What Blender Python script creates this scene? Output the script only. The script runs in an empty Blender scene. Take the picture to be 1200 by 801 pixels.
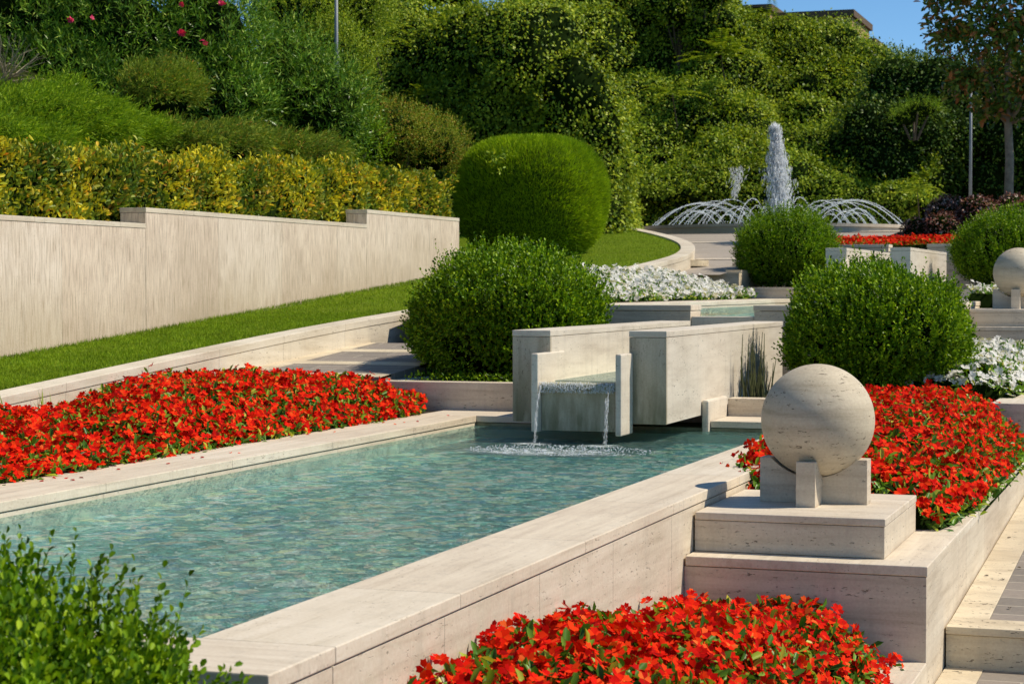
import bpy, math, random
import numpy as np
from mathutils import Vector, noise as mnoise

rng = np.random.default_rng(7)
random.seed(7)
scene = bpy.context.scene
COL = scene.collection
R = math.radians

# ------------------------------------------------------------------ camera maths
FPX = 2300.0; EYE = 1.3
YAW = math.atan(790 / FPX); PITCH = math.atan(64.5 / FPX)
_f = np.array([-math.sin(YAW)*math.cos(PITCH), math.cos(YAW)*math.cos(PITCH), -math.sin(PITCH)])
_r = np.array([math.cos(YAW), math.sin(YAW), 0.0])
_u = np.cross(_r, _f)

def at(px, py, Y):
    """world point seen towards photo position px,py at world depth Y"""
    d = _f + (px-600)/FPX*_r + (400.5-py)/FPX*_u
    t = Y/d[1]
    return np.array([t*d[0], Y, EYE + t*d[2]])

def seen_size(P):
    q = np.asarray(P, float) - np.array([0, 0, EYE])
    return 1.0/np.maximum(q @ _f, .1)

def in_view(P, m=40):
    q = np.asarray(P, float) - np.array([0, 0, EYE])
    d = np.maximum(q @ _f, .1)
    px = 600 + FPX*(q @ _r)/d; py = 400.5 - FPX*(q @ _u)/d
    return (px > -m) & (px < 1200+m) & (py > -m) & (py < 801+m)

# ------------------------------------------------------------------ object helpers
def setp(o, label=None, cat=None, group=None, kind=None):
    if label: o['label'] = label
    if cat: o['category'] = cat
    if group: o['group'] = group
    if kind: o['kind'] = kind
    return o

def empty(name, loc, label, cat, group=None):
    o = bpy.data.objects.new(name, None); COL.objects.link(o)
    o.location = loc; o.empty_display_size = .2
    return setp(o, label, cat, group)

def link_mesh(name, me, mats, parent=None, bevel=0, smooth=False):
    if not isinstance(mats, (list, tuple)): mats = [mats]
    for m in mats: me.materials.append(m)
    o = bpy.data.objects.new(name, me); COL.objects.link(o)
    if parent is not None:
        o.parent = parent
        o.matrix_parent_inverse = parent_matrix(parent).inverted()
    if bevel:
        b = o.modifiers.new('bevel', 'BEVEL'); b.width = bevel; b.segments = 2
        b.limit_method = 'ANGLE'; b.angle_limit = R(40)
    if smooth:
        me.polygons.foreach_set('use_smooth', [True]*len(me.polygons))
    return o

def parent_matrix(p):
    from mathutils import Matrix
    return Matrix.Identity(4) if p.parent is not None else Matrix.Translation(p.location)

def np_mesh(name, V, F, mat_idx=None):
    """V (n,3) float, F (m,4 or 3) int"""
    V = np.ascontiguousarray(V, np.float32); F = np.ascontiguousarray(F, np.int32)
    me = bpy.data.meshes.new(name)
    me.vertices.add(len(V)); me.vertices.foreach_set('co', V.ravel())
    k = F.shape[1]
    me.loops.add(F.size); me.loops.foreach_set('vertex_index', F.ravel())
    me.polygons.add(len(F))
    me.polygons.foreach_set('loop_start', np.arange(len(F), dtype=np.int32)*k)
    me.polygons.foreach_set('loop_total', np.full(len(F), k, np.int32))
    if mat_idx is not None:
        me.polygons.foreach_set('material_index', np.ascontiguousarray(mat_idx, np.int32))
    me.update(calc_edges=True); me.validate()
    return me

class MB:
    def __init__(s): s.v = []; s.f = []
    def add(s, vs, fs):
        b = len(s.v); s.v += [tuple(map(float, v)) for v in vs]
        s.f += [tuple(i+b for i in f) for f in fs]; return s
    def box(s, x0, x1, y0, y1, z0, z1):
        return s.add([(x0,y0,z0),(x1,y0,z0),(x1,y1,z0),(x0,y1,z0),(x0,y0,z1),(x1,y0,z1),(x1,y1,z1),(x0,y1,z1)],
                     [(0,3,2,1),(4,5,6,7),(0,1,5,4),(1,2,6,5),(2,3,7,6),(3,0,4,7)])
    def ramp(s, x0, x1, y0, y1, za, zb, t):
        """sloped slab, top za at y0, zb at y1, thickness t"""
        return s.add([(x0,y0,za-t),(x1,y0,za-t),(x1,y1,zb-t),(x0,y1,zb-t),(x0,y0,za),(x1,y0,za),(x1,y1,zb),(x0,y1,zb)],
                     [(0,3,2,1),(4,5,6,7),(0,1,5,4),(1,2,6,5),(2,3,7,6),(3,0,4,7)])
    def prism(s, left, right, zt, zb):
        """strip between two plan polylines, tops zt[i], bottoms zb[i]"""
        n = len(left); vs = []
        for i in range(n):
            vs += [(left[i][0], left[i][1], zt[i]), (right[i][0], right[i][1], zt[i]),
                   (right[i][0], right[i][1], zb[i]), (left[i][0], left[i][1], zb[i])]
        fs = [(0,1,2,3), (4*n-4, 4*n-1, 4*n-2, 4*n-3)]
        for i in range(n-1):
            a = 4*i; b = a+4
            for k in range(4): fs.append((a+k, b+k, b+(k+1) % 4, a+(k+1) % 4))
        return s.add(vs, fs)
    def lathe(s, prof, c, n=48):
        b = []; m = len(prof)
        for j in range(n):
            a = 2*math.pi*j/n
            for r, z in prof: b.append((c[0]+r*math.cos(a), c[1]+r*math.sin(a), c[2]+z))
        fs = []
        for j in range(n):
            for i in range(m-1):
                p = j*m+i; q = ((j+1) % n)*m+i
                fs.append((p, q, q+1, p+1))
        return s.add(b, fs)
    def tube(s, pts, rad, n=6):
        pts = [Vector(p) for p in pts]; m = len(pts)
        if not isinstance(rad, (list, tuple)): rad = [rad]*m
        vs = []
        for i, p in enumerate(pts):
            t = (pts[min(i+1, m-1)] - pts[max(i-1, 0)]).normalized()
            a = t.cross(Vector((0.31, 0.95, 0.1))).normalized(); b = t.cross(a)
            for k in range(n):
                an = 2*math.pi*k/n
                vs.append(p + (a*math.cos(an) + b*math.sin(an))*rad[i])
        fs = [tuple(range(n-1, -1, -1)), tuple((m-1)*n+k for k in range(n))]
        for i in range(m-1):
            for k in range(n):
                fs.append((i*n+k, i*n+(k+1) % n, (i+1)*n+(k+1) % n, (i+1)*n+k))
        return s.add(vs, fs)
    def build(s, name, mat, parent=None, bevel=0, smooth=False):
        me = bpy.data.meshes.new(name); me.from_pydata(s.v, [], s.f); me.update()
        return link_mesh(name, me, mat, parent, bevel, smooth)

# ------------------------------------------------------------------ materials
def new_mat(name):
    m = bpy.data.materials.new(name); m.use_nodes = True
    nt = m.node_tree; nt.nodes.clear()
    out = nt.nodes.new('ShaderNodeOutputMaterial')
    return m, nt, out
def nd(nt, typ, **kw):
    n = nt.nodes.new(typ)
    for k, v in kw.items():
        if k in n.inputs.keys() if isinstance(k, str) else False: n.inputs[k].default_value = v
        else: setattr(n, k, v)
    return n
def ramp(nt, fac, stops, interp='LINEAR'):
    r = nt.nodes.new('ShaderNodeValToRGB'); cr = r.color_ramp; cr.interpolation = interp
    while len(cr.elements) < len(stops): cr.elements.new(.5)
    for e, (p, c) in zip(cr.elements, stops):
        e.position = p; e.color = (*c, 1) if len(c) == 3 else c
    nt.links.new(fac, r.inputs[0]); return r.outputs[0]
def mix(nt, fac, a, b, mode='MIX'):
    m = nt.nodes.new('ShaderNodeMix'); m.data_type = 'RGBA'; m.blend_type = mode
    for s, v in ((m.inputs[0], fac), (m.inputs[6], a), (m.inputs[7], b)):
        if isinstance(v, (int, float)): s.default_value = v
        elif isinstance(v, tuple): s.default_value = (*v, 1)
        else: nt.links.new(v, s)
    return m.outputs[2]
def math_n(nt, op, a, b=None, clamp=False):
    m = nt.nodes.new('ShaderNodeMath'); m.operation = op; m.use_clamp = clamp
    for s, v in ((m.inputs[0], a), (m.inputs[1], b)):
        if v is None: continue
        if isinstance(v, (int, float)): s.default_value = v
        else: nt.links.new(v, s)
    return m.outputs[0]
def coords(nt, scale=(1,1,1), rot=(0,0,0)):
    tc = nt.nodes.new('ShaderNodeTexCoord'); mp = nt.nodes.new('ShaderNodeMapping')
    g = nt.nodes.new('ShaderNodeNewGeometry')
    mp.inputs['Scale'].default_value = scale; mp.inputs['Rotation'].default_value = rot
    nt.links.new(g.outputs['Position'], mp.inputs[0]); return mp.outputs[0]
def noise(nt, vec, scale, detail=4, rough=.55, dist=0):
    n = nt.nodes.new('ShaderNodeTexNoise'); n.inputs['Scale'].default_value = scale
    n.inputs['Detail'].default_value = detail; n.inputs['Roughness'].default_value = rough
    n.inputs['Distortion'].default_value = dist
    nt.links.new(vec, n.inputs['Vector']); return n.outputs['Fac']

def travertine(name, band, light=(.60,.53,.43), dark=(.42,.35,.26), joint=None, pits=1.0, stain=.35, algae=None, sharp=False, lowstain=None):
    """band: per-axis stretching of the bedding; joint: (axis, spacing, offset)"""
    m, nt, out = new_mat(name)
    P = coords(nt)
    B = coords(nt, band)
    n1 = noise(nt, B, 1.0, 7, .62, .25)
    col = ramp(nt, n1, [(.28, dark), (.46, tuple((a*.4+b*.6) for a, b in zip(dark, light))), (.66, light)] if not sharp else [(.30, tuple(a*.8 for a in dark)), (.44, tuple((a*.5+b*.5) for a, b in zip(dark, light))), (.55, light)])
    if lowstain:
        spz = nt.nodes.new('ShaderNodeSeparateXYZ'); nt.links.new(P, spz.inputs[0])
        hgt = math_n(nt, 'SUBTRACT', spz.outputs[2], math_n(nt, 'MULTIPLY', math_n(nt, 'SUBTRACT', spz.outputs[1], 15.05), .072))
        wv = noise(nt, coords(nt, (1.5, 1.0, .6)), 1.0, 5, .65)
        fz = math_n(nt, 'ADD', math_n(nt, 'MULTIPLY', math_n(nt, 'SUBTRACT', lowstain, hgt), 1.1), math_n(nt, 'MULTIPLY', math_n(nt, 'SUBTRACT', wv, .5), 2.2), True)
        col = mix(nt, math_n(nt, 'MULTIPLY', fz, .5), col, (.42,.31,.185))
    n2 = noise(nt, P, .8, 5, .6)
    col = mix(nt, math_n(nt, 'MULTIPLY', ramp(nt, n2, [(.42, (0,0,0)), (.72, (1,1,1))]), stain), col, (.46,.34,.20), 'MULTIPLY') if False else \
          mix(nt, math_n(nt, 'MULTIPLY', ramp(nt, n2, [(.45, (0,0,0)), (.75, (1,1,1))]), stain), col, (.40,.31,.20))
    # fine grain
    n3 = noise(nt, P, 60, 3, .6)
    col = mix(nt, .35, col, ramp(nt, n3, [(.3, (.36,.36,.36)), (.7, (.62,.62,.62))]), 'OVERLAY')
    # pits: small dark holes drawn out along the bedding
    pb = coords(nt, tuple((62 if b > 3 else 17) for b in band))
    n4 = noise(nt, pb, 1.0, 3, .7)
    n5 = noise(nt, coords(nt, tuple(b*.5+.6 for b in band)), 1.0, 3, .6)
    pit = math_n(nt, 'MULTIPLY', ramp(nt, n4, [(.62, (0,0,0)), (.66, (1,1,1))]), ramp(nt, n5, [(.46, (0.05,)*3), (.60, (1,1,1))]))
    pit = math_n(nt, 'MULTIPLY', pit, pits, True)
    col = mix(nt, math_n(nt, 'MULTIPLY', pit, .75), col, (.09,.065,.04))
    # grey weathering drips
    dr = coords(nt, (8, 8, .8)); nd1 = noise(nt, dr, 1.0, 6, .7)
    col = mix(nt, math_n(nt, 'MULTIPLY', ramp(nt, nd1, [(.52, (0,0,0)), (.78, (1,1,1))]), .30), col, (.25,.225,.18))
    if algae:
        sp = nt.nodes.new('ShaderNodeSeparateXYZ'); nt.links.new(P, sp.inputs[0])
        zz = math_n(nt, 'SUBTRACT', sp.outputs[2], algae[0])
        f = math_n(nt, 'DIVIDE', zz, algae[1], True); f = math_n(nt, 'SUBTRACT', 1, f, True)
        na = noise(nt, coords(nt, (9, 9, 2.0)), 1, 4, .6)
        f = math_n(nt, 'MULTIPLY', f, ramp(nt, na, [(.35, (.15,)*3), (.62, (1,1,1))]))
        col = mix(nt, math_n(nt, 'MULTIPLY', f, .85, True), col, (.13,.12,.05))
    bump_h = math_n(nt, 'MULTIPLY', pit, -1)
    if joint:
        sp2 = nt.nodes.new('ShaderNodeSeparateXYZ'); nt.links.new(P, sp2.inputs[0])
        ax, spc, off = joint
        q = math_n(nt, 'DIVIDE', math_n(nt, 'ADD', sp2.outputs[ax], 100+off), spc)
        fr = math_n(nt, 'FRACT', q)
        cell = math_n(nt, 'FLOOR', q)
        wn = nt.nodes.new('ShaderNodeTexWhiteNoise'); wn.noise_dimensions = '1D'; nt.links.new(cell, wn.inputs['W'])
        tone = ramp(nt, wn.outputs[0], [(0, (.46,.455,.45)), (1, (.54,.54,.535))])
        col = mix(nt, .7, col, tone, 'OVERLAY')
        ln = math_n(nt, 'LESS_THAN', fr, .0035/spc*1.3)
        col = mix(nt, math_n(nt, 'MULTIPLY', ln, .75), col, (.10,.08,.055))
        bump_h = math_n(nt, 'SUBTRACT', bump_h, ln)
    bs = nt.nodes.new('ShaderNodeBsdfPrincipled'); nt.links.new(col, bs.inputs['Base Color'])
    bs.inputs['Roughness'].default_value = .62; bs.inputs['Specular IOR Level'].default_value = .3
    bh = math_n(nt, 'ADD', bump_h, math_n(nt, 'MULTIPLY', n3, .18))
    bm = nt.nodes.new('ShaderNodeBump'); bm.inputs['Strength'].default_value = .55; bm.inputs['Distance'].default_value = .006
    nt.links.new(bh, bm.inputs['Height']); nt.links.new(bm.outputs[0], bs.inputs['Normal'])
    nt.links.new(bs.outputs[0], out.inputs[0]); return m

WARM = (1.07, 1.10, .68)
GAIN = dict(box_leaf=1.95, golden_hedge_leaf=1.65, climber_leaf=2.4, yellowish_climber_leaf=2.1, dark_tree_leaf=2.2, oleander_leaf=2.8, juniper_spray=1.8,
            dull_juniper_spray=2.2, clipped_fine_leaf=2.3, bronze_shrub_leaf=2.0, magnolia_leaf=2.2, purple_leaf=1.5, grass_blade=1.7, bedding_leaf=2.0)
def leafmat(name, stops, translucent=.28, rough=.5, patch=None, patch_scale=.8, spec=.18, zfade=None):
    """stops: ramp over each leaf's own random value; patch: second ramp mixed in by a world noise"""
    m, nt, out = new_mat(name)
    gn = GAIN.get(name, 1.0)
    def gain(st): return [(p, tuple(min(.9, v*gn*w_) for v, w_ in zip(c, WARM if name in GAIN and name not in ('purple_leaf', 'magnolia_leaf', 'golden_hedge_leaf') else (1, 1, 1)))) for p, c in st]
    stops = gain(stops); patch = gain(patch) if patch else None
    g = nt.nodes.new('ShaderNodeNewGeometry')
    col = ramp(nt, g.outputs['Random Per Island'], stops)
    P = coords(nt)
    if patch:
        c2 = ramp(nt, g.outputs['Random Per Island'], patch)
        f = ramp(nt, noise(nt, P, patch_scale, 3, .6), [(.44, (0,0,0)), (.58, (1,1,1))])
        col = mix(nt, f, col, c2)
    tone = ramp(nt, noise(nt, P, patch_scale*2.3, 3, .6), [(.3, (.33,.33,.33)), (.7, (.64,.64,.62))])
    col = mix(nt, .8, col, tone, 'OVERLAY')
    bs = nt.nodes.new('ShaderNodeBsdfPrincipled'); nt.links.new(col, bs.inputs['Base Color'])
    bs.inputs['Roughness'].default_value = rough; bs.inputs['Specular IOR Level'].default_value = spec
    tr = nt.nodes.new('ShaderNodeBsdfTranslucent')
    nt.links.new(mix(nt, 1.0, col, (1.0,.95,.45), 'MULTIPLY'), tr.inputs[0])
    ms = nt.nodes.new('ShaderNodeMixShader'); ms.inputs[0].default_value = translucent
    nt.links.new(bs.outputs[0], ms.inputs[1]); nt.links.new(tr.outputs[0], ms.inputs[2])
    nt.links.new(ms.outputs[0], out.inputs[0]); return m

def plain(name, col, rough=.7, var=.25, scale=6, metallic=0, bump=.3, spec=.3):
    m, nt, out = new_mat(name)
    P = coords(nt); n = noise(nt, P, scale, 5, .6)
    lo = tuple(c*(1-var) for c in col); hi = tuple(min(1, c*(1+var)) for c in col)
    c = ramp(nt, n, [(.3, lo), (.7, hi)])
    bs = nt.nodes.new('ShaderNodeBsdfPrincipled'); nt.links.new(c, bs.inputs['Base Color'])
    bs.inputs['Roughness'].default_value = rough; bs.inputs['Metallic'].default_value = metallic
    bs.inputs['Specular IOR Level'].default_value = spec
    bm = nt.nodes.new('ShaderNodeBump'); bm.inputs['Strength'].default_value = bump; bm.inputs['Distance'].default_value = .01
    nt.links.new(noise(nt, P, scale*6, 3), bm.inputs['Height']); nt.links.new(bm.outputs[0], bs.inputs['Normal'])
    nt.links.new(bs.outputs[0], out.inputs[0]); return m

LT = (.70,.615,.48); DK = (.49,.405,.295)
M_h  = travertine('travertine_flat_bedding', (1.0, 1.0, 16), LT, DK, pits=1.0)
M_hj = travertine('travertine_wall_panels', (1.0, 1.0, 14), LT, DK, joint=(1, 1.27, .35), pits=.8)
M_cope = travertine('travertine_coping_long', (14, .9, 14), (.74,.655,.52), (.55,.465,.345), joint=(1, 1.83, .2), pits=.7, stain=.3)
M_copx = travertine('travertine_coping_cross', (.9, 14, 14), (.72,.635,.505), (.54,.455,.34), pits=.7, stain=.3)
M_v  = travertine('travertine_vertical_streaks', (64, 64, 3.2), (.80,.68,.545), (.45,.335,.235), joint=(1, 1.9, .4), pits=1.6, stain=.5, sharp=True, lowstain=1.15)
M_box = travertine('travertine_wet_vertical', (11, 11, .8), (.60,.53,.40), (.36,.30,.20), pits=1.0, algae=(.02, .75))
M_boxs = travertine('travertine_channel_side', (1.1, 1.1, 10), (.72,.65,.53), (.54,.47,.37), pits=.8, stain=.25)
M_ball = travertine('travertine_ball', (1.6, 1.6, 17), (.66,.58,.43), (.42,.35,.24), pits=1.8, stain=.3)
M_kerb = travertine('travertine_kerb', (1.0, 1.0, 9), (.72,.65,.52), (.50,.43,.32), joint=(1, 1.55, .1), pits=1.0, stain=.3)
M_algae = travertine('travertine_algae', (9, 9, 1.5), (.38,.38,.25), (.20,.21,.12), pits=.6, algae=(-.2, .7))
M_step = travertine('travertine_step', (1.0, 3, 12), (.72,.62,.44), (.46,.375,.25), pits=1.8, stain=.4)
M_soil = plain('planting_soil', (.035,.026,.016), .95, .5, 14, bump=.9)
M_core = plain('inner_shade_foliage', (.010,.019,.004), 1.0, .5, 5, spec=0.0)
M_bark = plain('pale_bark', (.30,.24,.17), .85, .35, 9, bump=.8)
M_dbark = plain('dark_bark', (.10,.075,.05), .9, .35, 9, bump=.8)
M_metal = plain('grey_metal', (.26,.28,.29), .6, .1, 4, metallic=.2)

M_boxleaf = leafmat('box_leaf', [(0, (.020,.045,.003)), (.35, (.055,.115,.005)), (.75, (.115,.19,.008)), (1, (.20,.27,.018))], .30, .38, patch_scale=1.6)
M_photin = leafmat('golden_hedge_leaf', [(0, (.09,.13,.01)), (.3, (.20,.24,.02)), (.6, (.42,.38,.02)), (.93, (.60,.46,.025)), (1, (.52,.24,.03))], .3, .4,
                   patch=[(0, (.035,.08,.008)), (.5, (.09,.15,.012)), (.85, (.20,.22,.02)), (1, (.40,.22,.03))], patch_scale=1.1)
M_ivy = leafmat('climber_leaf', [(0, (.025,.045,.004)), (.5, (.08,.12,.008)), (1, (.20,.22,.022))], .3, .45,
                patch=[(0, (.03,.06,.008)), (.5, (.11,.15,.016)), (1, (.24,.26,.045))], patch_scale=.35)
M_ivy2 = leafmat('yellowish_climber_leaf', [(0, (.035,.065,.008)), (.5, (.11,.16,.015)), (1, (.24,.27,.04))], .3, .45, patch_scale=.4)
M_dark = leafmat('dark_tree_leaf', [(0, (.010,.026,.006)), (.6, (.03,.06,.010)), (1, (.08,.11,.02))], .2, .5, patch_scale=.5)
M_oleand = leafmat('oleander_leaf', [(0, (.014,.036,.006)), (.5, (.04,.085,.012)), (.85, (.085,.14,.02)), (1, (.18,.22,.07))], .22, .32, patch_scale=.9)
M_juni = leafmat('juniper_spray', [(0, (.05,.10,.008)), (.5, (.13,.21,.012)), (1, (.24,.31,.03))], .25, .6, patch_scale=1.0)
M_juni2 = leafmat('dull_juniper_spray', [(0, (.04,.075,.012)), (.5, (.09,.13,.02)), (.9, (.16,.19,.035)), (1, (.25,.12,.04))], .25, .6, patch_scale=1.0)
M_topi = leafmat('clipped_fine_leaf', [(0, (.06,.10,.004)), (.5, (.125,.185,.006)), (1, (.20,.26,.012))], .25, .6, patch_scale=1.2)
M_abel = leafmat('bronze_shrub_leaf', [(0, (.05,.09,.01)), (.5, (.13,.17,.02)), (.85, (.22,.20,.04)), (1, (.30,.12,.04))], .28, .5, patch_scale=.8)
M_magn = leafmat('magnolia_leaf', [(0, (.025,.05,.008)), (.45, (.06,.10,.012)), (.74, (.12,.14,.02)), (.84, (.19,.08,.025)), (1, (.26,.10,.035))], .2, .3, patch_scale=.9)
M_purp = leafmat('purple_leaf', [(0, (.06,.022,.016)), (.5, (.16,.055,.045)), (.8, (.26,.13,.10)), (1, (.50,.38,.32))], .25, .4, patch_scale=1.0)
M_grassb = leafmat('grass_blade', [(0, (.06,.11,.006)), (.5, (.115,.185,.008)), (1, (.19,.25,.02))], .3, .6, patch_scale=1.4)
M_bedleaf = leafmat('bedding_leaf', [(0, (.02,.06,.012)), (.5, (.06,.13,.02)), (.85, (.13,.21,.03)), (1, (.30,.27,.05))], .28, .35, patch_scale=2.0)
M_red = leafmat('red_petal', [(0, (.22,.002,.001)), (.3, (.58,.004,.002)), (.65, (.84,.018,.003)), (.92, (.90,.055,.006)), (1, (.95,.16,.03))], .18, .75, patch_scale=3.0, spec=.06)
M_white = leafmat('white_petal', [(0, (.62,.60,.55)), (1, (.86,.85,.82))], .25, .5, patch_scale=3.0, spec=.25)
M_pink = leafmat('pink_petal', [(0, (.55,.02,.10)), (1, (.85,.06,.18))], .25, .5)
M_drytwig = leafmat('dry_twig', [(0, (.22,.18,.11)), (1, (.45,.38,.26))], .1, .8)

# water -----------------------------------------------------------
def water_mat(name='rippled_pool_water', tint=(.90,1.0,.98), turbid=.12, dist=.22):
    m, nt, out = new_mat(name)
    P = coords(nt, (1.0, 1.0, 1.0))
    n1 = noise(nt, coords(nt, (1.0, 1.0, 1), (0, 0, .3)), 7.5, 3, .6, .9)
    n2 = noise(nt, coords(nt, (1.0, 1.15, 1)), 24, 2, .6, .4)
    # livelier by the falling water and down the middle, calmer by the left coping
    sp = nt.nodes.new('ShaderNodeSeparateXYZ'); nt.links.new(P, sp.inputs[0])
    e = math_n(nt, 'DIVIDE', math_n(nt, 'ADD', sp.outputs[0], 6.85), 1.3, True)
    e = math_n(nt, 'MAXIMUM', e, .35)
    h = math_n(nt, 'MULTIPLY', math_n(nt, 'ADD', math_n(nt, 'MULTIPLY', n1, 1.0), math_n(nt, 'MULTIPLY', n2, .30)), e)
    bm = nt.nodes.new('ShaderNodeBump'); bm.inputs['Strength'].default_value = 1.0; bm.inputs['Distance'].default_value = dist*1.5
    bm2 = nt.nodes.new('ShaderNodeBump'); bm2.inputs['Strength'].default_value = 1.0; bm2.inputs['Distance'].default_value = dist*.6
    nt.links.new(h, bm2.inputs['Height'])
    nt.links.new(h, bm.inputs['Height'])
    gl = nt.nodes.new('ShaderNodeBsdfGlossy'); gl.inputs['Roughness'].default_value = .03
    gl.inputs[0].default_value = (.80,.92,.92, 1); nt.links.new(bm.outputs[0], gl.inputs['Normal'])
    tr = nt.nodes.new('ShaderNodeBsdfTransparent'); tr.inputs[0].default_value = (*tint, 1)
    fr = nt.nodes.new('ShaderNodeFresnel'); fr.inputs[0].default_value = 1.33; nt.links.new(bm.outputs[0], fr.inputs['Normal'])
    f = math_n(nt, 'MINIMUM', math_n(nt, 'MULTIPLY', fr.outputs[0], 1.0), .9)
    ms = nt.nodes.new('ShaderNodeMixShader'); nt.links.new(f, ms.inputs[0])
    df = nt.nodes.new('ShaderNodeBsdfDiffuse'); df.inputs[0].default_value = (.42,.76,.68, 1); nt.links.new(bm.outputs[0], df.inputs['Normal'])
    rf = nt.nodes.new('ShaderNodeBsdfRefraction'); rf.inputs['IOR'].default_value = 1.33; rf.inputs['Roughness'].default_value = .02
    rf.inputs[0].default_value = (*tint, 1); nt.links.new(bm2.outputs[0], rf.inputs['Normal'])
    mr = nt.nodes.new('ShaderNodeMixShader'); mr.inputs[0].default_value = .15 if turbid else 0.0
    nt.links.new(tr.outputs[0], mr.inputs[1]); nt.links.new(rf.outputs[0], mr.inputs[2])
    m0 = nt.nodes.new('ShaderNodeMixShader'); m0.inputs[0].default_value = turbid
    nt.links.new(mr.outputs[0], m0.inputs[1]); nt.links.new(df.outputs[0], m0.inputs[2])
    nt.links.new(m0.outputs[0], ms.inputs[1]); nt.links.new(gl.outputs[0], ms.inputs[2])
    nt.links.new(ms.outputs[0], out.inputs[0]); return m
M_water = water_mat()
M_film = water_mat('clear_running_film', (.97,.99,.97), .0, .02)

def floor_mat():
    """small iridescent glass mosaic on the pool floor, water glints painted into its colour"""
    m, nt, out = new_mat('mosaic_painted_glints')
    P = coords(nt)
    wob = nt.nodes.new('ShaderNodeTexNoise'); wob.inputs['Scale'].default_value = 4.0; nt.links.new(P, wob.inputs['Vector'])
    vm = nt.nodes.new('ShaderNodeVectorMath'); vm.operation = 'MULTIPLY_ADD'
    nt.links.new(wob.outputs['Color'], vm.inputs[0]); vm.inputs[1].default_value = (.35, .35, 0); nt.links.new(P, vm.inputs[2])
    v = nt.nodes.new('ShaderNodeTexVoronoi'); v.inputs['Scale'].default_value = 10; nt.links.new(vm.outputs[0], v.inputs['Vector'])
    s = nt.nodes.new('ShaderNodeSeparateColor'); nt.links.new(v.outputs['Color'], s.inputs[0])
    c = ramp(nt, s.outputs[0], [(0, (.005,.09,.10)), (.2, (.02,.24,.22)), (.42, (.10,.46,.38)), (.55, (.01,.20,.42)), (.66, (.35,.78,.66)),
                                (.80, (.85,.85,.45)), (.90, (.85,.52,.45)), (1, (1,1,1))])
    n = noise(nt, P, 1.2, 3)
    c = mix(nt, ramp(nt, n, [(.35, (0,)*3), (.7, (.25,)*3)]), c, (.16,.40,.36))
    v2 = nt.nodes.new('ShaderNodeTexVoronoi'); v2.inputs['Scale'].default_value = 24; nt.links.new(vm.outputs[0], v2.inputs['Vector'])  # bright cells: caustic and sky glints painted into the floor colour
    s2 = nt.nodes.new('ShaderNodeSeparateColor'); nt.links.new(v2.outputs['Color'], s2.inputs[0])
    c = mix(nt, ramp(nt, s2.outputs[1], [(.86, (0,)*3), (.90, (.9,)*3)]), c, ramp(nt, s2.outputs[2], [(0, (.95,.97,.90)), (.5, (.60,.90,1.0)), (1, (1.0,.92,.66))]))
    bs = nt.nodes.new('ShaderNodeBsdfPrincipled'); nt.links.new(c, bs.inputs['Base Color'])
    bs.inputs['Roughness'].default_value = .3
    nt.links.new(bs.outputs[0], out.inputs[0]); return m
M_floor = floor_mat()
M_lining = plain('pool_lining', (.36,.45,.36), .6, .3, 3, bump=.2)

def spray_mat(name, alpha, rough=.2):
    m, nt, out = new_mat(name)
    bs = nt.nodes.new('ShaderNodeBsdfPrincipled'); bs.inputs['Base Color'].default_value = (.86,.90,.93, 1)
    bs.inputs['Roughness'].default_value = rough
    tl = nt.nodes.new('ShaderNodeBsdfTranslucent'); tl.inputs[0].default_value = (.95,.97,1.0, 1)
    m1 = nt.nodes.new('ShaderNodeMixShader'); m1.inputs[0].default_value = .55
    nt.links.new(bs.outputs[0], m1.inputs[1]); nt.links.new(tl.outputs[0], m1.inputs[2])
    tr = nt.nodes.new('ShaderNodeBsdfTransparent')
    m2 = nt.nodes.new('ShaderNodeMixShader'); m2.inputs[0].default_value = alpha
    nt.links.new(tr.outputs[0], m2.inputs[1]); nt.links.new(m1.outputs[0], m2.inputs[2])
    nt.links.new(m2.outputs[0], out.inputs[0]); return m
M_spray = spray_mat('white_spray', .85)
M_thin = spray_mat('thin_falling_water', .55)
M_arc = spray_mat('arching_water', .62)

def foam_mat():
    m, nt, out = new_mat('churned_foam')
    P = coords(nt, (1, 2.0, 1))
    n = noise(nt, P, 9, 5, .7, .6)
    tc = nt.nodes.new('ShaderNodeTexCoord')
    sp = nt.nodes.new('ShaderNodeVectorMath'); sp.operation = 'LENGTH'; nt.links.new(tc.outputs['Object'], sp.inputs[0])
    edge = math_n(nt, 'SUBTRACT', 1.0, math_n(nt, 'POWER', sp.outputs['Value'], 1.3), True)
    a = math_n(nt, 'MULTIPLY', ramp(nt, n, [(.42, (0,)*3), (.68, (.85,)*3)]), math_n(nt, 'MULTIPLY', edge, 1.6, True))
    df = nt.nodes.new('ShaderNodeBsdfDiffuse'); df.inputs[0].default_value = (.80,.88,.88, 1)
    tr = nt.nodes.new('ShaderNodeBsdfTransparent')
    ms = nt.nodes.new('ShaderNodeMixShader'); nt.links.new(a, ms.inputs[0])
    nt.links.new(tr.outputs[0], ms.inputs[1]); nt.links.new(df.outputs[0], ms.inputs[2])
    nt.links.new(ms.outputs[0], out.inputs[0]); return m
M_foam = foam_mat()

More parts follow.
